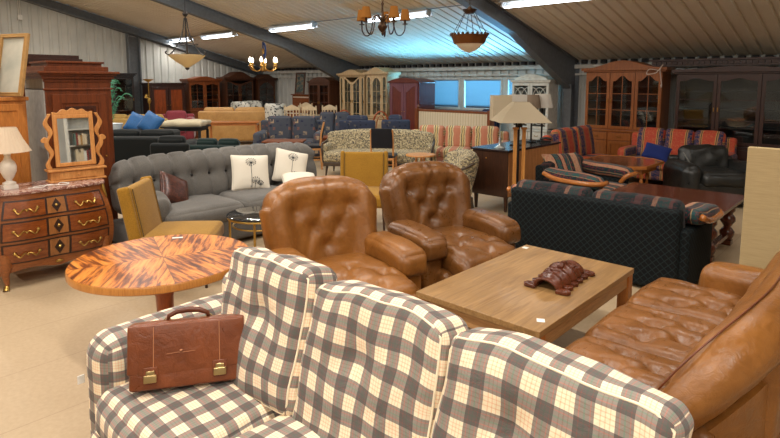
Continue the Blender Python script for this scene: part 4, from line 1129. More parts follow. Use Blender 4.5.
# ---------------------------------------------------------------- generic furniture of the far rows
def sofa(name, label, cat, loc, rz, w, d, h, seat_h, mat, n=2, arm_w=.18, arm_h=.6, back_t=.2, arms=(1, 1), cushion_mat=None, seat_mat=None, leg_h=.1, lean_=-10, legm=None, group=None, r=.06, low_back=None, wood_arm=None, base_mat=None, cr=True):
    t_ = thing(name, label, cat, loc, rz, group); cmn = cushion_mat or mat; sm_ = seat_mat or cmn; bmn = base_mat or mat
    MB().soft(w-.04, d-.06, seat_h-leg_h-.13, (0, 0, leg_h+(seat_h-leg_h-.13)/2), .04, (0, .005, 0), 6).build('base', bmn, t_)
    iw = w-2*arm_w*1.0
    MB().soft(w-.04, back_t*.6, h-leg_h-.06, (0, d/2-back_t*.35, leg_h+(h-leg_h-.06)/2), .05, (0, .01, .0), 8).build('back_frame', bmn, t_)
    for k in range(n):
        cx = -iw/2+iw*(k+.5)/n
        MB().soft(iw/n-.005, d-back_t*.8, .16, (cx, -back_t*.4, seat_h-.07), .05, (0, .015, .02), 8, wr=.004, seed=k).build('seat_cushion', sm_, t_)
        MB().soft(iw/n-.005, back_t*.75, h-seat_h+.06, (0, 0, 0), r, (0, .03, .015), 8, wr=.008, wf=5, seed=k+4, m=TR(cx, d/2-back_t*.95, (h+seat_h)/2, rx=lean_)).build('back_cushion', cmn, t_)
    for s_, on in zip((-1, 1), arms):
        if not on: continue
        MB().soft(arm_w, d-.04, arm_h-leg_h, (s_*(w/2-arm_w/2), -.01, leg_h+(arm_h-leg_h)/2), min(.08, arm_w*.45), (.01, .01, 0), 8, wr=.003, seed=s_).build('arm', mat, t_)
    legm = legm or plain('dark leg', (44, 30, 22), .5)
    legs_block(t_, w-.02, d-.04, leg_h+.02, legm, .05, .07)
    return t_
# black lattice sofa seen from behind, and its loveseat with oak arm rails
LAT = lattice('black lattice weave')
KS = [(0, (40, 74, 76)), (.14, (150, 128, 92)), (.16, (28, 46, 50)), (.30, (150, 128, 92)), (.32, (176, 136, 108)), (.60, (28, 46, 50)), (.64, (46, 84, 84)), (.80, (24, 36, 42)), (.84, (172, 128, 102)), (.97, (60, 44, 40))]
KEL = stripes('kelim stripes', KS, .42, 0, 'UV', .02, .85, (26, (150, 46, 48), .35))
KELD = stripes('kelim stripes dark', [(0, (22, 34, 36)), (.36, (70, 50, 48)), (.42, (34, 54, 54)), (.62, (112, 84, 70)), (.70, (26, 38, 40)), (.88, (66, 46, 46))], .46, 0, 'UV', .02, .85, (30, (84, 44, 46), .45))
amber = wood('amber varnished beech', (150, 84, 34), (196, 122, 56), .25, 1, 1, .4)
def railed(name, label, cat, loc, rz, w, n, group=None):
    d, h = .86, .80
    t_ = thing(name, label, cat, loc, rz, group)
    MB().soft(w-.12, d-.10, .30, (0, 0, .19), .03, (0, .005, 0), 8).build('base', LAT, t_)
    MB().soft(w-.24, .13, .68, (0, d/2-.08, .375), .035, (0, .008, .0), 12, m=TR(rx=-2)).build('outer_back', LAT, t_)
    iw = w-.36
    for k in range(n):
        cx = -iw/2+iw*(k+.5)/n
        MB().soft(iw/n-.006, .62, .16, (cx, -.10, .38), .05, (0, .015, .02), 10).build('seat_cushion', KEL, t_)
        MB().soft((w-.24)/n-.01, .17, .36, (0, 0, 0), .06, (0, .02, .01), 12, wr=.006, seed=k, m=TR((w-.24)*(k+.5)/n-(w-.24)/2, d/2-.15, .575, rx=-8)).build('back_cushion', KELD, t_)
    for s_ in (-1, 1):
        x = s_*(w/2-.12)
        MB().soft(.13, d-.14, .50, (x, .02, .29), .03, (.004, .004, 0), 8).build('arm_side', LAT, t_)
        ar = MB().soft(.22, .66, .11, (x, -.06, .60), .045, (.01, .01, .02), 10, fn=lambda q, u: (q.x, q.y, q.z-.03*max(0, -u[1])**2+.04*max(0, u[1])**2)).build('arm_pad', KEL, t_)
        rail = [(x+s_*.115, .26, .64), (x+s_*.130, .1, .59), (x+s_*.130, -.15, .575), (x+s_*.12, -.32, .575), (x+s_*.06, -.42, .58), (x-s_*.06, -.42, .58), (x-s_*.12, -.36, .55), (x-s_*.12, -.30, .47)]
        MB().tube(smooth_path(rail), .028, 8).build('arm_rail', amber, t_, smooth=180)
    legs_block(t_, w-.1, d-.1, .09, plain('dark leg', (44, 30, 22), .5))
    return t_
railed('lattice_sofa', 'black lattice-weave sofa seen from behind, kelim cushions peeping over, beyond the oak table', 'sofa', (-1.97, 5.06, 0), 180, 1.74, 2, 'kelim suite with amber arm rails')
lv = railed('kelim_loveseat', 'kelim-striped armchair with amber arm rails facing right, behind the black lattice sofa', 'armchair', (-2.80, 6.52, 0), 90, 1.16, 1, 'kelim suite with amber arm rails')
KELP = stripes('kelim cushion stripes', KS, .36, 0, 'UV', .02, .85, (26, (150, 46, 48), .35))
pillow('cushion', 'kelim-striped cushion propped in the armchair with amber arm rails', (-2.88, 6.26, .47), (-30, 0, 64), .52, .42, .16, KELP)
# dark table with carved legs
dt = thing('carved_table', 'low dark mahogany table with bulbous carved legs behind the lattice sofa', 'table', (-1.72, 6.22, 0))
dtw = wood('polished dark mahogany', (64, 28, 16), (112, 54, 32), .22, 0, 1, .4)
MB().box(-.58, .58, -.52, .52, .485, .52).box(-.55, .55, -.49, .49, .46, .485).build('tabletop', dtw, dt, bevel=.006)
MB().box(-.48, .48, -.42, .42, .40, .46).build('apron', dtw, dt, bevel=.004)
for sx in (-1, 1):
    for sy in (-1, 1): MB().lathe(turned(.055, .36, .04, 1), (sx*.44, sy*.38, 0), 16).box(sx*.44-.05, sx*.44+.05, sy*.38-.05, sy*.38+.05, 0, .05).build('leg', dtw, dt, smooth=50)
for sx in (-1, 1): MB().box(sx*.44-.03, sx*.44+.03, -.36, .36, .09, .13).build('stretcher', dtw, dt, bevel=.004)
MB().box(-.42, .42, -.03, .03, .09, .13).build('stretcher', dtw, dt, bevel=.004)
for (x, y, l_) in ((-1.30, 5.86, 'small white price tag at the right near edge of the dark mahogany table'), (-1.72, 5.76, 'small white price tag at the middle near edge of the dark mahogany table')):
    tag(MB().box(-.03, .03, -.02, .02, 0, .0015).build('price_tag', sm, loc=(x, y, .521), rot=(0, 0, R(35))), l_, 'price tag')
# octagonal table
ot = thing('octagonal_table', 'varnished octagonal coffee table with amber rim before the red and blue striped sofa', 'table', (-2.95, 8.08, 0))
c_ = .2
oc8 = [(-.46+c_, -.55), (.46-c_, -.55), (.46, -.55+c_), (.46, .55-c_), (.46-c_, .55), (-.46+c_, .55), (-.46, .55-c_), (-.46, -.55+c_)]
MB().prism(oc8, .54, .57, 'z').build('tabletop', wood('glossy red brown top', (84, 40, 20), (130, 70, 36), .12, 0, 1, .6), ot, bevel=.005)
MB().frame([(x*1.03, y*1.03) for x, y in oc8], [(x*.985, y*.985) for x, y in oc8], .53, .576, 'z').build('rim', amber, ot, bevel=.004)
MB().frame([(x*.86, y*.86) for x, y in oc8], [(x*.82, y*.82) for x, y in oc8], .45, .54, 'z').build('apron', amber, ot)
for x, y in oc8[::2]: MB().lathe(turned(.028, .45), (x*.84, y*.84, 0), 10).build('leg', amber, ot, smooth=50)
# red and blue striped corner sofa
RB = stripes('red and blue brocade stripes', [(0, (178, 68, 50)), (.26, (182, 144, 86)), (.29, (44, 36, 38)), (.32, (160, 126, 84)), (.36, (34, 46, 82)), (.70, (160, 126, 84)), (.74, (44, 36, 38)), (.77, (182, 144, 86)), (.80, (178, 68, 50))], .40, 0, 'UV', .006, .7, (34, (190, 120, 76), .45))
sofa('striped_corner_sofa', 'red, blue and gold striped sofa standing against the pine cabinet', 'sofa', (-2.72, 9.84, 0), 0, 1.65, .75, .88, .42, RB, 3, .16, .60, .22)
sofa('striped_corner_sofa', 'red, blue and gold striped sofa section turned sideways left of the pine cabinet', 'sofa', (-3.95, 9.05, 0), 90, 1.6, .75, .90, .42, RB, 2, .14, .55, .22, arms=(1, 0))
pillow('cushion', 'plain royal blue cushion lying on the red and blue striped sofa', (-2.92, 9.42, .46), (-45, 12, 10), .40, .30, .12, fabric('royal blue cotton', (36, 50, 110), .9))
# black leather armchair
BL = leather('black leather', (24, 25, 24), (42, 42, 40), .32, .5)
ba = thing('black_armchair', 'wide black leather armchair in front of the dark mahogany cabinet', 'armchair', (-1.94, 8.76, 0), 38)
MB().soft(.96, .80, .30, (0, 0, .20), .05, (0, .01, 0), 8).build('base', BL, ba)
MB().soft(.62, .66, .20, (0, -.10, .38), .08, (0, .03, .03), 14, wr=.012, wf=7).build('seat_cushion', BL, ba)
MB().soft(.66, .22, .46, (0, 0, 0), .09, (.01, .04, .02), 20, wr=.028, wf=7, m=TR(0, .27, .55, rx=-14)).build('back_cushion', BL, ba)
for s_ in (-1, 1): MB().soft(.24, .82, .50, (s_*.41, -.02, .33), .11, (.02, .02, .02), 14, wr=.012, wf=6, seed=s_+5).build('arm', BL, ba)
MB().soft(.90, .12, .56, (0, .36, .35), .05, (0, .01, 0), 8).build('outer_back', BL, ba)
MB().tube([(-.33, -.34, .42), (-.33, .10, .66)], .004, 5).tube([(-.36, -.32, .50), (-.35, .10, .70)], .004, 5).build('seam', plain('pale seam', (120, 118, 112), .7), ba)
legs_block(ba, .9, .75, .06, plain('dark leg', (44, 30, 22), .5))
tag(MB().box(-.03, .03, -.002, .002, 0, .035).build('price_tag', sm, loc=(-1.34, 8.76, .50), rot=(0, 0, R(38))), 'white price tag hung on the arm of the black leather armchair', 'price tag')
# fabric screen panel
BG = NT('beige woven panel'); v = BG.mapping('Object', (1, 1, 1)); f = BG.noise(BG.mapping('Object', (3, 3, 60)), 3, 5, .6)
BGm = BG.done(BG.ramp(f, [(.3, srgb(174, 152, 110)), (.7, srgb(188, 166, 124))]), .85)
pnl = thing('screen_panel', 'tall beige board standing upright at the right edge of the photo behind the tufted sofa', 'panel', (-.27, 4.34, 0))
MB().box(-.48, .48, -.03, .03, .03, 1.27).build('board', BGm, pnl, bevel=.004)
for s_ in (-1, 1): MB().box(s_*.36-.03, s_*.36+.03, -.16, .16, 0, .03).build('foot', wood('foot wood', (110, 80, 50), (150, 116, 80)), pnl)
# a scrap of dark leather chair between panel and table
sofa('dark_leather_armchair', 'dark maroon leather armchair mostly hidden behind the beige board', 'armchair', (-.35, 5.35, 0), 90, .8, .8, .8, .42, leather('maroon leather', (50, 24, 22), (84, 44, 38), .35), 1, .17, .58)
# ---------------------------------------------------------------- sideboard and lamps
sb = thing('sideboard', 'long dark walnut sideboard with tapered legs, carrying the group of lamps', 'sideboard', (-3.98, 6.95, 0), -90)
sbd = wood('dark walnut end', (44, 26, 18), (78, 48, 32), .35, 2, 1, .2); sbt = plain('dark polished top', (46, 38, 40), .2)
MB().box(-.72, .72, -.27, .27, .20, .80).build('carcass', sbd, sb, bevel=.003)
MB().box(-.74, .74, -.29, .29, .80, .825).build('top', sbt, sb, bevel=.004)
bp = MB().box(-.70, .70, .27, .276, .21, .79).build('back_panel', wood('plain walnut back', (176, 112, 62), (214, 150, 94), .5, 2), sb); bp['label'] = 'paler brown wooden back'
for k in range(3): panel_door(sb, -.70+.467*k+.005, -.70+.467*(k+1)-.005, .22, .78, -.27, sbd, sbd, 0, .05)
for sx in (-1, 1):
    for sy in (-1, 1): MB().box(sx*.68-.022, sx*.68+.022, sy*.23-.022, sy*.23+.022, 0, .21, taper=.6).build('leg', sbd, sb)
kn = MB().lathe([(.004, 0), (.012, .012), (.004, .018)], (0, 0, 0), 8).build('knob', brass(), sb, loc=(.722, -.05, .70), rot=(0, pi/2, 0))
SH = shade_mat('linen shade', (206, 192, 166), .35); SHw = shade_mat('white shade', (220, 214, 204), .35); SHg = shade_mat('taupe shade', (150, 132, 114), .3)
blk = plain('black lacquered metal', (22, 20, 20), .4)
def shade(b, r0, r1, z0, z1, n=28, sx=1, sy=1):
    A = [b.bm.verts.new((sx*r0*cos(2*pi*k/n+pi/4), sy*r0*sin(2*pi*k/n+pi/4), z0)) for k in range(n)]; B = [b.bm.verts.new((sx*r1*cos(2*pi*k/n+pi/4), sy*r1*sin(2*pi*k/n+pi/4), z1)) for k in range(n)]
    for k in range(n): b.bm.faces.new([A[k], A[(k+1) % n], B[(k+1) % n], B[k]])
    return b
def add_solid(o, th=.003): m_ = o.modifiers.new('solid', 'SOLIDIFY'); m_.thickness = th; return o
fl = thing('floor_lamp', 'floor lamp on flat light-oak posts with wide square linen shade beside the sideboard', 'floor lamp', (-3.36, 5.90, 0), 43)
for (x, y) in ((-.055, -.02), (.045, -.03)): MB().box(x-.02, x+.02, y-.015, y+.015, .04, 1.14).box(x-.035, x+.035, y-.02, y+.02, 1.14, 1.165).build('post', honey, fl, bevel=.003)
MB().box(-.012, .012, .04, .065, .04, 1.17).build('post', blk, fl); MB().box(-.16, .16, -.12, .14, 0, .04).build('base', honey, fl, bevel=.005); MB().lathe([(.03, 1.165), (.035, 1.19), (.02, 1.21), (.015, 1.27)], n=12).build('socket', blk, fl)
add_solid(shade(MB(), .42, .12, 1.235, 1.465, 4).build('lamp_shade', SH, fl))
def tlamp(label, loc, sh, r0, r1, z0, z1, kind, n=28, rz=0):
    t_ = thing('table_lamp', label, 'table lamp', loc, rz)
    if kind == 'glass': MB().lathe([(.07, 0), (.075, .012), (.03, .03), (.015, .05), (.022, .08), (.012, .11), (.02, .13), (.007, .15), (.007, z0+.05)], n=16).build('base', plain('clear pale glass base', (190, 196, 196), .1, .4), t_, smooth=60)
    else: MB().lathe([(.08, 0), (.085, .01), (.03, .022), (.013, .03), (.013, z0+.06)], n=16).build('base', blk, t_, smooth=60)
    add_solid(shade(MB(), r0, r1, z0, z1, n).build('lamp_shade', sh, t_)); return t_
tlamp('table lamp with pale base and square cream shade on the near end of the sideboard', (-3.9, 6.34, .826), SH, .17, .17, .37, .70, 'glass', 4, 43)
tlamp('square cream-shaded table lamp directly behind the nearest one on the sideboard', (-3.95, 6.84, .826), SHw, .16, .16, .40, .70, 'black', 4, 43)
tlamp('table lamp with slim black stem and taupe shade, second from right on the sideboard', (-3.97, 7.3, .826), SHg, .13, .10, .50, .69, 'black')
tlamp('table lamp with slim black stem and white tapered shade, rightmost lamp on the sideboard', (-3.93, 7.54, .826), SHw, .16, .11, .50, .70, 'black')
ph = tag(MB().box(-.07, .07, -.04, .04, 0, .03).tube([(-.08, 0, .05), (0, 0, .065), (.08, 0, .05)], .018, 8).build('telephone', blk, loc=(-3.80, 7.42, .826), rot=(0, 0, .6)), 'small black object lying at the far end of the sideboard', 'ornament')
# ---------------------------------------------------------------- middle rows
FLO = blotch('beige floral tapestry', (152, 138, 108), ((104, 98, 76), (84, 80, 78), (186, 172, 138)), 34, .53)
def framed_sofa(name, label, cat, loc, rz, w, n, mat):
    t_ = thing(name, label, cat, loc, rz); dw = wood('dark frame wood', (44, 34, 26), (76, 60, 46))
    MB().soft(w-.1, .66, .18, (0, -.04, .36), .05, (0, .01, .02), 10).build('seat', mat, t_)
    MB().soft(w-.06, .16, .50, (0, 0, 0), .06, (0, .03, .02), 14, fn=lambda q, u: (q.x, q.y-.14*abs(u[0])**4, q.z-.08*abs(u[0])**3*max(0, u[2])), m=TR(0, .29, .56, rx=-14)).build('backrest', mat, t_)
    MB().box(-w/2+.06, w/2-.06, -.36, .30, .20, .27).build('frame', dw, t_, bevel=.01)
    for s_ in (-1, 1):
        MB().soft(.10, .52, .24, (s_*(w/2-.07), -.02, .46), .045, (.01, .01, .01), 8).build('arm', mat, t_)
        MB().tube(smooth_path([(s_*(w/2-.05), .30, .70), (s_*(w/2-.03), .10, .62), (s_*(w/2-.02), -.20, .60), (s_*(w/2-.03), -.33, .56), (s_*(w/2-.05), -.36, .44), (s_*(w/2-.06), -.33, .26)]), .018, 8).build('arm_rail', dw, t_, smooth=180)
        for sy in (-1, 1): MB().tube([(s_*(w/2-.12), sy*.29, .22), (s_*(w/2-.10), sy*.33, 0)], [.024, .014], 8).build('leg', dw, t_)
    return t_
p = (-7.02, 7.27); framed_sofa('floral_sofa', 'grey-beige floral tapestry sofa with slim dark frame behind the front-facing mustard chair', 'sofa', (*p, 0), 36, 2.05, 3, FLO)
p = (-4.32, 5.67); framed_sofa('floral_armchair', 'floral tapestry armchair turned sideways between the right tan armchair and the sideboard', 'armchair', (*p, 0), -38, .80, 1, FLO)
PS = stripes('coral and cream stripes', [(0, (180, 118, 92)), (.30, (196, 178, 138)), (.40, (80, 74, 58)), (.46, (196, 172, 120)), (.60, (90, 84, 64)), (.66, (200, 182, 142)), (.76, (184, 122, 96))], .24, 0, 'UV', .05)
p = (-6.36, 8.76); sofa('striped_sofa', 'coral, cream and olive striped sofa in front of the windows', 'sofa', (*p, 0), 28, 2.0, .85, .80, .42, PS, 3, .2, .58)
p = (-5.69, 6.86); rs = thing('round_side_table', 'small round light-wood table before the floral tapestry sofa', 'side table', (*p, 0))
MB().lathe([(.235, .515), (.245, .525), (.24, .54), (.001, .54)], n=28).build('tabletop', honey, rs, smooth=40)
for k in range(3): a = 2*pi*k/3; MB().tube([(.06*cos(a), .06*sin(a), .515), (.19*cos(a), .19*sin(a), 0)], [.018, .012], 8).build('leg', honey, rs)
BF = fabric('black seat cloth', (30, 30, 34), .9, .2)
def dining_chair(label, loc, rz, wm, seatm, backm=None, h=.92, slats=0, group=None, name='dining_chair', arch=False):
    t_ = thing(name, label, 'chair', loc, rz, group)
    MB().soft(.43, .42, .05, (0, -.01, .445), .02, (0, 0, .01), 5).build('seat', seatm, t_)
    MB().box(-.20, .20, -.20, .19, .38, .42).build('seat_frame', wm, t_, bevel=.004)
    for s_ in (-1, 1):
        MB().box(s_*.19-.018, s_*.19+.018, -.20, -.165, 0, .42).build('leg', wm, t_)
        MB().tube([(s_*.19, .21, 0), (s_*.19, .18, .42), (s_*.185, .20, .7), (s_*.18, .26, h-.02)], .018, 6).build('leg', wm, t_)
        MB().box(s_*.19-.01, s_*.19+.01, -.18, .18, .18, .205).build('stretcher', wm, t_)
    MB().box(-.18, .18, -.19, -.175, .24, .265).build('stretcher', wm, t_)
    if backm: MB().soft(.36, .035, .34, (0, 0, 0), .015, (0, .005, 0), 4, m=TR(0, .235, h-.17, rx=-8)).build('backrest', backm, t_)
    else:
        MB().prism(arch_pts(-.20, .20, h-.14, h+.0, .06, 12, 'swan'), -.012, .012, 'y', TR(0, .25, 0)).build('top_rail', wm, t_, bevel=.004)
        for k in range(slats): x = -.12+.24*k/(slats-1); MB().box(x-.014, x+.014, -.008, .008, .47, h-.10, TR(0, .225, 0, rx=-3)).build('slat', wm, t_)
    return t_
lw = wood('light chair wood', (170, 112, 60), (206, 148, 90), .4, 2)
p = (-6.54, 6.89); dining_chair('light wooden chair with black padded back facing away, before the floral tapestry sofa', (*p, 0), 215, lw, BF, BF, .93)
p = (-8.55, 6.93); dining_chair('light wooden chair with black padded back seen from the side, right of the grey sofa', (*p, 0), 318, lw, BF, BF, .95)
BS = blotch('blue fabric with cream motifs', (70, 73, 82), ((160, 138, 112), (122, 84, 74), (38, 46, 68)), 5, .5, .9, True)
BSd = blotch('slate fabric with faint motifs', (52, 58, 76), ((96, 88, 84), (36, 40, 56)), 9, .5, .9, True)
p = (-9.99, 7.51); sofa('blue_sofa', 'blue two-seat sofa with cream square motifs behind the grey sofa', 'sofa', (*p, 0), 43, 1.5, .85, .90, .42, BS, 2, .2, .62)
p = (-10.12, 8.89); sofa('blue_sofa', 'blue sofa with cream motifs partly hidden, left of the two slate armchairs', 'sofa', (*p, 0), 40, 1.15, .85, .93, .42, BS, 2, .2, .62)
p = (-9.03, 8.67); sofa('slate_armchair', 'slate blue armchair seen from behind, left one of the pair', 'armchair', (*p, 0), 223, .84, .8, .93, .42, BSd, 1, .18, .6)
p = (-8.23, 9.0); sofa('slate_armchair', 'slate blue armchair seen from behind, right one of the pair', 'armchair', (*p, 0), 229, .66, .8, .96, .42, BSd, 1, .18, .6)
def low_table(label, loc, rz, w, d, h, m):
    t_ = thing('low_table', label, 'table', loc, rz)
    MB().box(-w/2, w/2, -d/2, d/2, h-.03, h).build('tabletop', m, t_, bevel=.004); MB().box(-w/2+.05, w/2-.05, -d/2+.05, d/2-.05, h-.09, h-.03).build('apron', m, t_)
    for sx in (-1, 1):
        for sy in (-1, 1): MB().box(sx*(w/2-.06)-.022, sx*(w/2-.06)+.022, sy*(d/2-.06)-.022, sy*(d/2-.06)+.022, 0, h-.09).build('leg', m, t_)
    return t_
p = (-9.02, 6.63); low_table('low red-brown wooden table in front of the blue two-seat sofa', (*p, 0), 43, .80, .5, .55, walnut)
p = (-8.87, 7.73); low_table('low red-brown wooden table between the second blue sofa and the wooden chair', (*p, 0), 43, .45, .4, .56, walnut)
p = (-6.92, 10.76); sofa('navy_armchair', 'navy blue high-backed armchair beneath the right window', 'armchair', (*p, 0), 30, .56, .7, 1.04, .42, fabric('navy cloth', (34, 42, 66)), 1, .1, .6)
# settle beneath the windows
st_ = thing('settle', 'high-backed settle in cream striped cloth with brown rail beneath the windows', 'bench', (-7.35, 9.72, 0), 0)
CS = stripes('cream pinstripe cloth', [(0, (202, 184, 156)), (.6, (170, 146, 118)), (.75, (206, 190, 164))], .07)
MB().soft(1.9, .50, .16, (0, -.02, .40), .04, (0, .01, .02), 10).build('seat', CS, st_); MB().soft(1.9, .10, .60, (0, .24, .74), .03, (0, .01, 0), 12).build('backrest', CS, st_)
MB().box(-1.0, 1.0, .18, .31, 1.03, 1.08).build('top_rail', walnut, st_, bevel=.006); MB().box(-.98, .98, -.25, .28, .06, .33).build('base', walnut, st_, bevel=.004)
for s_ in (-1, 1): MB().box(s_*.99-.04, s_*.99+.04, .16, .32, 0, 1.10).lathe([(.02, 1.10), (.04, 1.13), (.02, 1.17), (.005, 1.18)], (s_*.99, .24, 0), 8).build('post', walnut, st_, bevel=.003); MB().box(s_*.99-.035, s_*.99+.035, -.27, -.2, 0, .68).build('post', walnut, st_)
# dining set of cream chairs
cw_ = wood('cream washed wood', (190, 166, 130), (216, 194, 160), .5, 2)
cs = [(-11.72, 8.91, 225, 'cream washed wooden chair, leftmost at the pale dining table'), (-12.48, 9.83, 30, 'cream washed wooden chair at the far left side of the pale dining table'), (-11.28, 9.18, 215, 'cream washed wooden chair, second from left at the near side of the dining table'), (-11.07, 9.65, 220, 'cream washed wooden chair, rightmost at the near side of the pale dining table')]
c0 = None
for (x, y, rz, l_) in cs:
    p = (x, y)
    if c0 is None: c0 = dining_chair(l_, (*p, 0), rz, cw_, cw_, None, 1.12, 4, 'cream washed dining chairs')
    else: dup(c0, (*p, 0), rz, l_)
p = (-11.79, 9.73); low_table('pale wooden dining table among the cream washed chairs', (*p, 0), 43, .95, .65, .80, cw_)
bw = wood('red bentwood', (140, 62, 28), (184, 92, 46), .3, 2, 1, .3)
def bent_chair(label, loc, rz):
    t_ = thing('bentwood_chair', label, 'chair', loc, rz, 'red bentwood chairs')
    MB().lathe([(.20, .43), (.21, .45), (.20, .47), (.001, .475)], n=20).build('seat', bw, t_)
    MB().tube([(.21*cos(a), .16+.06*sin(a), .45+.54*sin(a)**.8 if sin(a) > 0 else .45) for a in [pi*k/16 for k in range(17)]], .022, 8).build('back_hoop', bw, t_, smooth=180)
    MB().tube([(.12*cos(a), .17+.04*sin(a), .47+.42*max(0, sin(a))**.8) for a in [pi*k/12 for k in range(13)]], .012, 6).build('inner_hoop', bw, t_, smooth=180)
    for k in range(4): a = pi/4+k*pi/2; MB().tube([(.15*cos(a), .15*sin(a), .43), (.21*cos(a), .21*sin(a), 0)], .016, 8).build('leg', bw, t_)
    return t_
p = (-10.58, 9.69); bent_chair('round-backed red bentwood chair behind the left slate armchair', (*p, 0), 223)
p = (-9.48, 9.89); bent_chair('round-backed red bentwood chair behind the gap between the slate armchairs', (*p, 0), 223)
# piano and painting
pi_ = thing('piano', 'brown upright piano at the far wall with the portrait painting on it', 'piano', (-13.42, 10.62, 0), 0)
pw = wood('piano walnut', (96, 50, 26), (138, 78, 44), .25, 0, 1, .4)
MB().box(-.55, .55, -.02, .30, .0, 1.30).build('body', pw, pi_, bevel=.005); MB().box(-.58, .58, -.06, .31, 1.30, 1.33).build('lid', pw, pi_, bevel=.005)
MB().box(-.55, .55, -.30, -.02, .62, .74).box(-.55, -.50, -.30, -.02, .74, .82).box(.50, .55, -.30, -.02, .74, .82).build('keybed', pw, pi_, bevel=.005)
MB().box(-.49, .49, -.27, -.10, .74, .76).build('keys', plain('ivory keys', (220, 214, 200), .3), pi_)
MB().box(-.50, .50, -.035, -.02, 1.22, 1.26).build('inner_strip', plain('pale strip', (190, 170, 150), .5), pi_)
for s_ in (-1, 1): MB().lathe(turned(.035, .62), (s_*.50, -.26, 0), 10).build('leg', pw, pi_)
t = NT('dark figure painting'); v = t.mapping(); f = t.noise(v, 8, 4, .6, 1)
dp = t.done(t.ramp(f, [(.35, srgb(30, 38, 36)), (.5, srgb(60, 84, 84)), (.6, srgb(140, 110, 80)), (.7, srgb(46, 60, 50))]), .4)
picture('painting', 'dark standing-figure painting in a brown frame leaning above the piano', (-13.72, 10.70, 1.332), (R(-6), 0, 0), .46, .66, .05, dkoak, dp)
# cow-spotted tub chairs
CWm = blotch('white hide with black spots', (206, 204, 194), ((44, 46, 48),), 13, .56)
def tub(label, loc, rz, h):
    t_ = thing('tub_chair', label, 'armchair', loc, rz, 'black and white spotted tub chairs')
    MB().soft(.54, .52, .34, (0, -.02, .27), .08, (0, .01, .02), 8).build('seat', CWm, t_)
    MB().soft(.58, .16, h-.12, (0, 0, 0), .075, (0, .02, .02), 12, fn=lambda q, u: (q.x, q.y-.26*abs(u[0])**2.4, q.z), m=TR(0, .26, .12+(h-.12)/2, rx=-4)).build('backrest', CWm, t_)
    legs_block(t_, .5, .5, .12, plain('dark leg', (44, 30, 22), .5), .04); return t_
for (x, y, rz, l_, h_) in ((-12.38, 8.84, 223, 'spotted black and white tub chair, rightmost, beside the piano', 1.12), (-14.81, 9.72, 60, 'spotted black and white tub chair behind the middle of the yellow sofa', 1.10), (-14.38, 9.03, 60, 'spotted black and white tub chair, leftmost, behind the yellow sofa', 1.10)):
    tub(l_, (x, y, 0), rz, h_)
YL = leather('mustard yellow leather', (170, 124, 64), (198, 152, 88), .5)
p = (-13.61, 8.38); sofa('yellow_sofa', 'long mustard-yellow leather sofa seen from behind with its back to us', 'sofa', (*p, 0), 233, 1.95, .8, .98, .42, YL, 2, .16, .62, r=.08)
p = (-12.07, 7.35); dk_ = low_table('long orange-brown table in front of the yellow sofa back', (*p, 0), 48, 1.28, .5, .74, wood('orange table wood', (160, 92, 40), (200, 128, 68), .35, 0))
PK = fabric('rose velvet', (142, 62, 72), .8, .4); 
p = (-14.94, 7.28); sofa('pink_sofa', 'rose pink velvet sofa in front of the flame-figured wardrobe', 'sofa', (*p, 0), 58, 1.0, .8, .86, .45, PK, 1, .22, .72, r=.09, lean_=-16)
YF = plain('pale yellow boards', (196, 160, 92), .6)
p = (-14.55, 6.14); sofa('yellow_settee', 'pale yellow low settee behind the two blue cushions', 'sofa', (*p, 0), 223, 1.7, .7, .84, .42, fabric('pale yellow cloth', (190, 156, 92)), 3, .16, .6)
# black velvet stack with cushions
BV = fabric('black velvet', (12, 16, 16), .8, .15, 100); GV = fabric('bottle green velvet', (10, 30, 28), .8, .3, 100)
p = (-9.86, 4.22); sofa('black_sofa', 'black velvet sofa with a deep back seen from behind, beyond the grey sofa', 'sofa', (*p, 0), 222, 1.65, 1.0, .83, .42, BV, 2, .22, .66, back_t=.5, lean_=0)
p = (-8.57, 5.01); sofa('green_sofa', 'dark bottle green velvet sofa seen from behind, beyond the middle of the grey sofa', 'sofa', (*p, 0), 218, 1.15, .8, .72, .42, GV, 2, .2, .62)
p = (-8.18, 4.0); sofa('black_armchair', 'black velvet armchair back between the black sofa and the green sofa', 'armchair', (*p, 0), 222, .62, .7, .86, .42, BV, 1, .1, .5)
BP = fabric('bright blue satin', (36, 84, 134), .5, .3, 100, .25)
p = (-10.07, 4.09); pillow('cushion', 'bright blue satin cushion on the black velvet sofa, left one', (*p, .82), (-30, 20, 40), .36, .36, .15, BP)
p = (-9.86, 4.22); pillow('cushion', 'bright blue satin cushion with dark back on the black velvet sofa, right one', (*p, .82), (-30, 24, 25), .38, .38, .18, BP)
p = (-10.34, 3.91); tb = MB().lathe([(.10, 0), (.13, .12), (.135, .12), (.125, .115), (.095, .01), (.001, .01)], n=16, sx=1.3).build('plastic_tub', plain('white translucent plastic', (206, 216, 220), .35), loc=(*p, .845)); tag(tb, 'white oval plastic tub standing left of the blue cushions', 'tub')
p = (-10.45, 5.31); tp = MB().soft(.82, .62, .10, (0, 0, .05), .045, (0, 0, .02), 10, wr=.02, wf=5).build('folded_duvet', fabric('cream duvet', (190, 178, 150)), loc=(*p, .84), rot=(0, 0, R(43))); tag(tp, 'cream folded duvet on a dark stand behind the black velvet armchair', 'duvet')
p = (-10.45, 5.31); low_table('dark stand carrying the cream folded duvet', (*p, 0), 43, .8, .6, .838, plain('black stand', (20, 22, 22), .6))
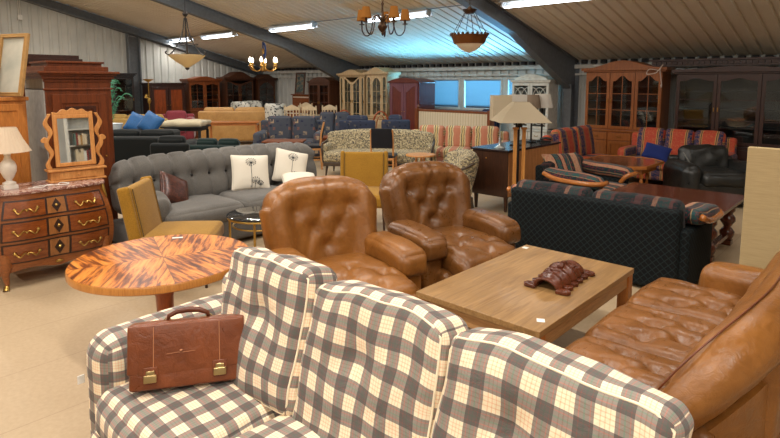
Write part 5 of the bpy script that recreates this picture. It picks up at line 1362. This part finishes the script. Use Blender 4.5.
# brass floor lamp, fern
p = (-13.16, 5.79); bf = thing('brass_floor_lamp', 'thin brass floor lamp before the flame-figured wardrobe', 'floor lamp', (*p, 0))
MB().lathe([(.13, 0), (.13, .02), (.03, .04), (.012, .05), (.012, 1.70), (.02, 1.72)], n=16).lathe([(.03, 1.2), (.045, 1.26), (.03, 1.32)], (0, 0, 0), 10).build('stand', brs, bf, smooth=50)
MB().lathe([(.02, 1.70), (.12, 1.76), (.14, 1.77), (.12, 1.765)], n=16, cap=False).build('uplight_bowl', brs, bf); MB().tube([(0, 0, 1.35), (-.12, 0, 1.42), (-.16, 0, 1.38)], .008, 6).lathe([(.02, 1.40), (.05, 1.32)], (-.16, 0, 0), 10, cap=False).build('reading_arm', brs, bf)
p = (-12.59, 4.55); fe = thing('potted_palm', 'feathery green potted palm left of the black cabinet', 'plant', (*p, 0))
MB().lathe([(.13, 0), (.17, .3), (.18, .3), (.16, .28), (.001, .28)], n=16).build('pot', plain('white pot', (210, 205, 195), .5), fe)
lf = plain('palm leaf green', (60, 132, 100), .5, 0, .5, 0, .3)
for k in range(16):
    a = 2*pi*k/16+random.uniform(-.2, .2); L = random.uniform(.35, .6); H0 = random.uniform(.95, 1.45)
    b = MB(); pts = []
    for j in range(9):
        t_ = j/8; r = L*t_; z = .28+H0*sin(t_*pi*.62)/.93; pts.append(Vector((r*cos(a), r*sin(a), z)))
    b.tube(pts, .006, 4)
    for j in range(3, 9):
        for q in (0, .5):
            c_ = pts[j-1].lerp(pts[j], q); d_ = (pts[j]-pts[j-1]).normalized(); s1 = Vector((-sin(a), cos(a), 0))
            for sg in (-1, 1):
                e = c_+(s1*sg*.9+d_*.7+Vector((0, 0, -.35)))*(.14*(1.15-j/10)); mw = d_*.012
                V = [b.bm.verts.new(x) for x in (c_-mw, c_+mw, c_.lerp(e, .6)+mw*.7, e, c_.lerp(e, .6)-mw*.7)]; b.bm.faces.new(V)
    b.build('frond', lf, fe, weld=False)
# ---------------------------------------------------------------- hanging lamps
br2 = plain('bronze metal', (74, 54, 38), .4, .7)
# cream glass bowl on a rod
p = (-6.62, 3.41); top = ceil_z(p[1])-.01; zb = 1.70+.165
hl = thing('bowl_lamp', 'cream glass bowl lamp with scrolled iron arms hanging over the left', 'hanging lamp', (*p, top)); o_ = zb-top
MB().lathe([(.002, .0), (.06, .04), (.15, .10), (.215, .155), (.22, .17), (.205, .165), (.14, .115), (.05, .05), (.002, .015)], (0, 0, o_), 28, cap=False).build('glass_bowl', shade_mat('cream alabaster glass', (214, 196, 160), .5), hl, smooth=60)
ir = plain('dark wrought iron', (40, 34, 30), .5)
MB().lathe([(.002, -.02), (.02, -.01), (.03, .01), (.008, .02)], (0, 0, o_), 10).build('finial', ir, hl)
for k in range(3):
    a = 2*pi*k/3+.5; MB().tube(smooth_path([(.015*cos(a), .015*sin(a), o_+.62), (.05*cos(a), .05*sin(a), o_+.42), (.14*cos(a), .14*sin(a), o_+.25), (.22*cos(a), .22*sin(a), o_+.17), (.27*cos(a), .27*sin(a), o_+.19), (.25*cos(a), .25*sin(a), o_+.21)]), .008, 6).build('arm', ir, hl, smooth=180)
MB().tube([(0, 0, 0), (0, 0, o_+.66)], .004, 6).build('cable', ir, hl); MB().tube([(0, 0, o_+.16), (0, 0, o_+.66)], .009, 8).lathe([(.02, .0), (.035, .03), (.02, .06)], (0, 0, o_+.64), 10).build('rod', ir, hl)
MB().lathe([(.012, 0), (.06, .03), (.065, .06), (.03, .07)], (0, 0, o_+.88), 12).build('ceiling_cup', ir, hl, smooth=50)
MB().tube([(.14*cos(a), .14*sin(a), o_+.30) for a in [2*pi*k/20 for k in range(20)]], .004, 5, closed=True).build('ring', ir, hl)
def chain(b, z0, z1, x=0, y=0, r=.012, th=.0035):
    n = max(2, int((z1-z0)/(r*2.4))); st = (z1-z0)/n
    for k in range(n):
        zc = z0+(k+.5)*st; a = (k % 2)*pi/2
        b.tube([(x+r*.6*cos(q)*cos(a), y+r*.6*cos(q)*sin(a), zc+st*.62*sin(q)) for q in [2*pi*i/8 for i in range(8)]], th, 4, closed=True)
    return b
# bronze bowl with ball chains, hung from the right beam
zb = 2.02; p = (-3.58, 5.14); top = ceil_z(p[1])-.01; o_ = zb-top
b2 = thing('bowl_lamp', 'white glass bowl lamp in a broad pierced bronze band on chains, right of centre', 'hanging lamp', (*p, top))
MB().lathe([(.002, 0), (.05, .012), (.11, .05), (.155, .10), (.16, .11), (.15, .11), (.10, .06), (.002, .015)], (0, 0, o_), 28, cap=False).build('glass_bowl', shade_mat('white opal glass', (226, 214, 196), .45), b2, smooth=60)
MB().lathe([(.165, .095), (.20, .185), (.205, .19), (.198, .192), (.158, .10)], (0, 0, o_), 32, cap=False).build('bronze_band', plain('antique bronze band', (120, 74, 36), .4, .6), b2, smooth=50)
for k in range(24): a = 2*pi*k/24; MB().lathe([(.002, -.012), (.018, 0), (.014, .012), (.002, .02)], (.203*cos(a), .203*sin(a), o_+.195), 6).build('rim_scallop', br2, b2)
for k in range(6):
    a = 2*pi*k/6+.3; b = MB(); P = [Vector((.195*cos(a), .195*sin(a), o_+.2)).lerp(Vector((.05*cos(a), .05*sin(a), o_+.45)), j/9) for j in range(10)]
    b.tube(P, .003, 5)
    for q in P[1:-1:2]: b.lathe([(.001, -.008), (.008, 0), (.001, .008)], q, 6)
    b.build('chain', ir, b2)
MB().lathe([(.04, .42), (.075, .455), (.08, .47), (.03, .475), (.012, .50)], (0, 0, o_), 14).build('canopy', br2, b2); chain(MB(), o_+.49, 0, r=.016).build('hanging_chain', ir, b2)
# five-shade chandelier
zb = 1.70+(82-37)/555*5.0; p = (-3.45, 3.62); top = ceil_z(p[1])-.01; o_ = zb-top
c5 = thing('chandelier', 'bronze chandelier with five amber shades hanging at the top centre', 'chandelier', (*p, top))
MB().lathe([(.002, 0), (.012, .015), (.008, .03), (.03, .05), (.045, .08), (.03, .11), (.012, .13), (.02, .15), (.012, .17), (.008, .26), (.014, .28), (.004, .30)], (0, 0, o_), 14).build('stem', br2, c5, smooth=60)
ash = shade_mat('amber shade cloth', (176, 122, 62), .4)
for k in range(5):
    a = 2*pi*k/5+.95
    P = smooth_path([(.01, 0, .12), (.05, 0, .175), (.09, 0, .165), (.105, 0, .08), (.13, 0, .015), (.17, 0, .01), (.20, 0, .05), (.205, 0, .10)])
    ar = MB().tube([(q.x*cos(a), q.x*sin(a), q.z+o_) for q in P], .006, 6).lathe([(.006, .10), (.026, .105), (.026, .11), (.009, .115), (.009, .15)], (.205*cos(a), .205*sin(a), o_), 10).build('arm', br2, c5, smooth=60)
    add_solid(shade(MB(), .048, .030, .14, .235, 20).build('lamp_shade', ash, ar, loc=(.205*cos(a), .205*sin(a), o_)), .002)
chain(MB(), o_+.29, 0, r=.014).build('hanging_chain', br2, c5)
# brass candle chandelier under the left beam
p = (-11.72, 8.03); top = ceil_z(p[1])-.30; o_ = 1.97-top
cb5 = thing('chandelier', 'small brass candle chandelier with bare bulbs tied by blue cord under the steel beam', 'chandelier', (*p, top))
bg = plain('bright brass', (196, 150, 74), .3, .8)
MB().lathe([(.002, 0), (.03, .02), (.06, .08), (.03, .14), (.05, .18), (.02, .22), (.014, .50), (.03, .52), (.01, .55)], (0, 0, o_), 14).build('stem', bg, cb5, smooth=60)
bulb = emis('lit candle bulb', (1, .88, .68), 6)
for k in range(6):
    a = 2*pi*k/6+.3
    P = smooth_path([(.03, 0, .10), (.10, 0, .02), (.22, 0, .0), (.32, 0, .06), (.34, 0, .12)])
    ar = MB().tube([(q.x*cos(a), q.x*sin(a), q.z+o_) for q in P], .014, 6).lathe([(.01, .11), (.045, .12), (.03, .14), (.02, .15), (.02, .21)], (.34*cos(a), .34*sin(a), o_), 10).build('arm', bg, cb5, smooth=60)
    MB().lathe([(.018, .21), (.034, .25), (.03, .29), (.006, .34)], (.34*cos(a), .34*sin(a), o_), 10).build('bulb', bulb, ar, smooth=60)
bl_ = fabric('blue cloth cord', (34, 48, 84))
MB().tube([(0, 0, o_+.54), (0, 0, 0)], .018, 6).tube(smooth_path([(0, 0, -.02), (.06, .02, -.10), (.10, 0, -.28), (.05, 0, -.42), (.02, 0, -.30)]), .022, 6).build('blue_cord', bl_, cb5)['label'] = 'knotted blue cord'
# wall box and ribbon
tag(MB().box(-.03, .03, -.05, .05, -.06, .06).tube([(0, -.02, .06), (0, -.02, 2.2)], .008, 6).tube([(0, .02, .06), (0, .02, 2.2)], .008, 6).build('wall_socket_box', plain('white plastic', (224, 222, 216), .4), loc=(UG+.06, 4.06, 3.30-.0)), 'small white box with two hanging cables high on the left wall', 'junction box')
bm2 = MB(); P = smooth_path([(0, 0, 0), (-.14, -.02, .02), (-.18, -.03, -.06), (-.05, -.02, -.05), (0, 0, 0), (.08, -.02, .10), (.03, -.01, .02), (.05, -.02, -.12), (.07, -.03, -.22)]); bm2.tube(P, .008, 5).lathe([(.004, -.30), (.016, -.26), (.004, -.21)], (.07, -.03, 0), 8)
tag(bm2.build('ribbon', plain('pale ribbon', (196, 176, 160), .6), loc=(-3.18, 10.24, 1.90)), 'pale ribbon bow hanging on the right corner of the pine cabinet crown', 'ribbon')
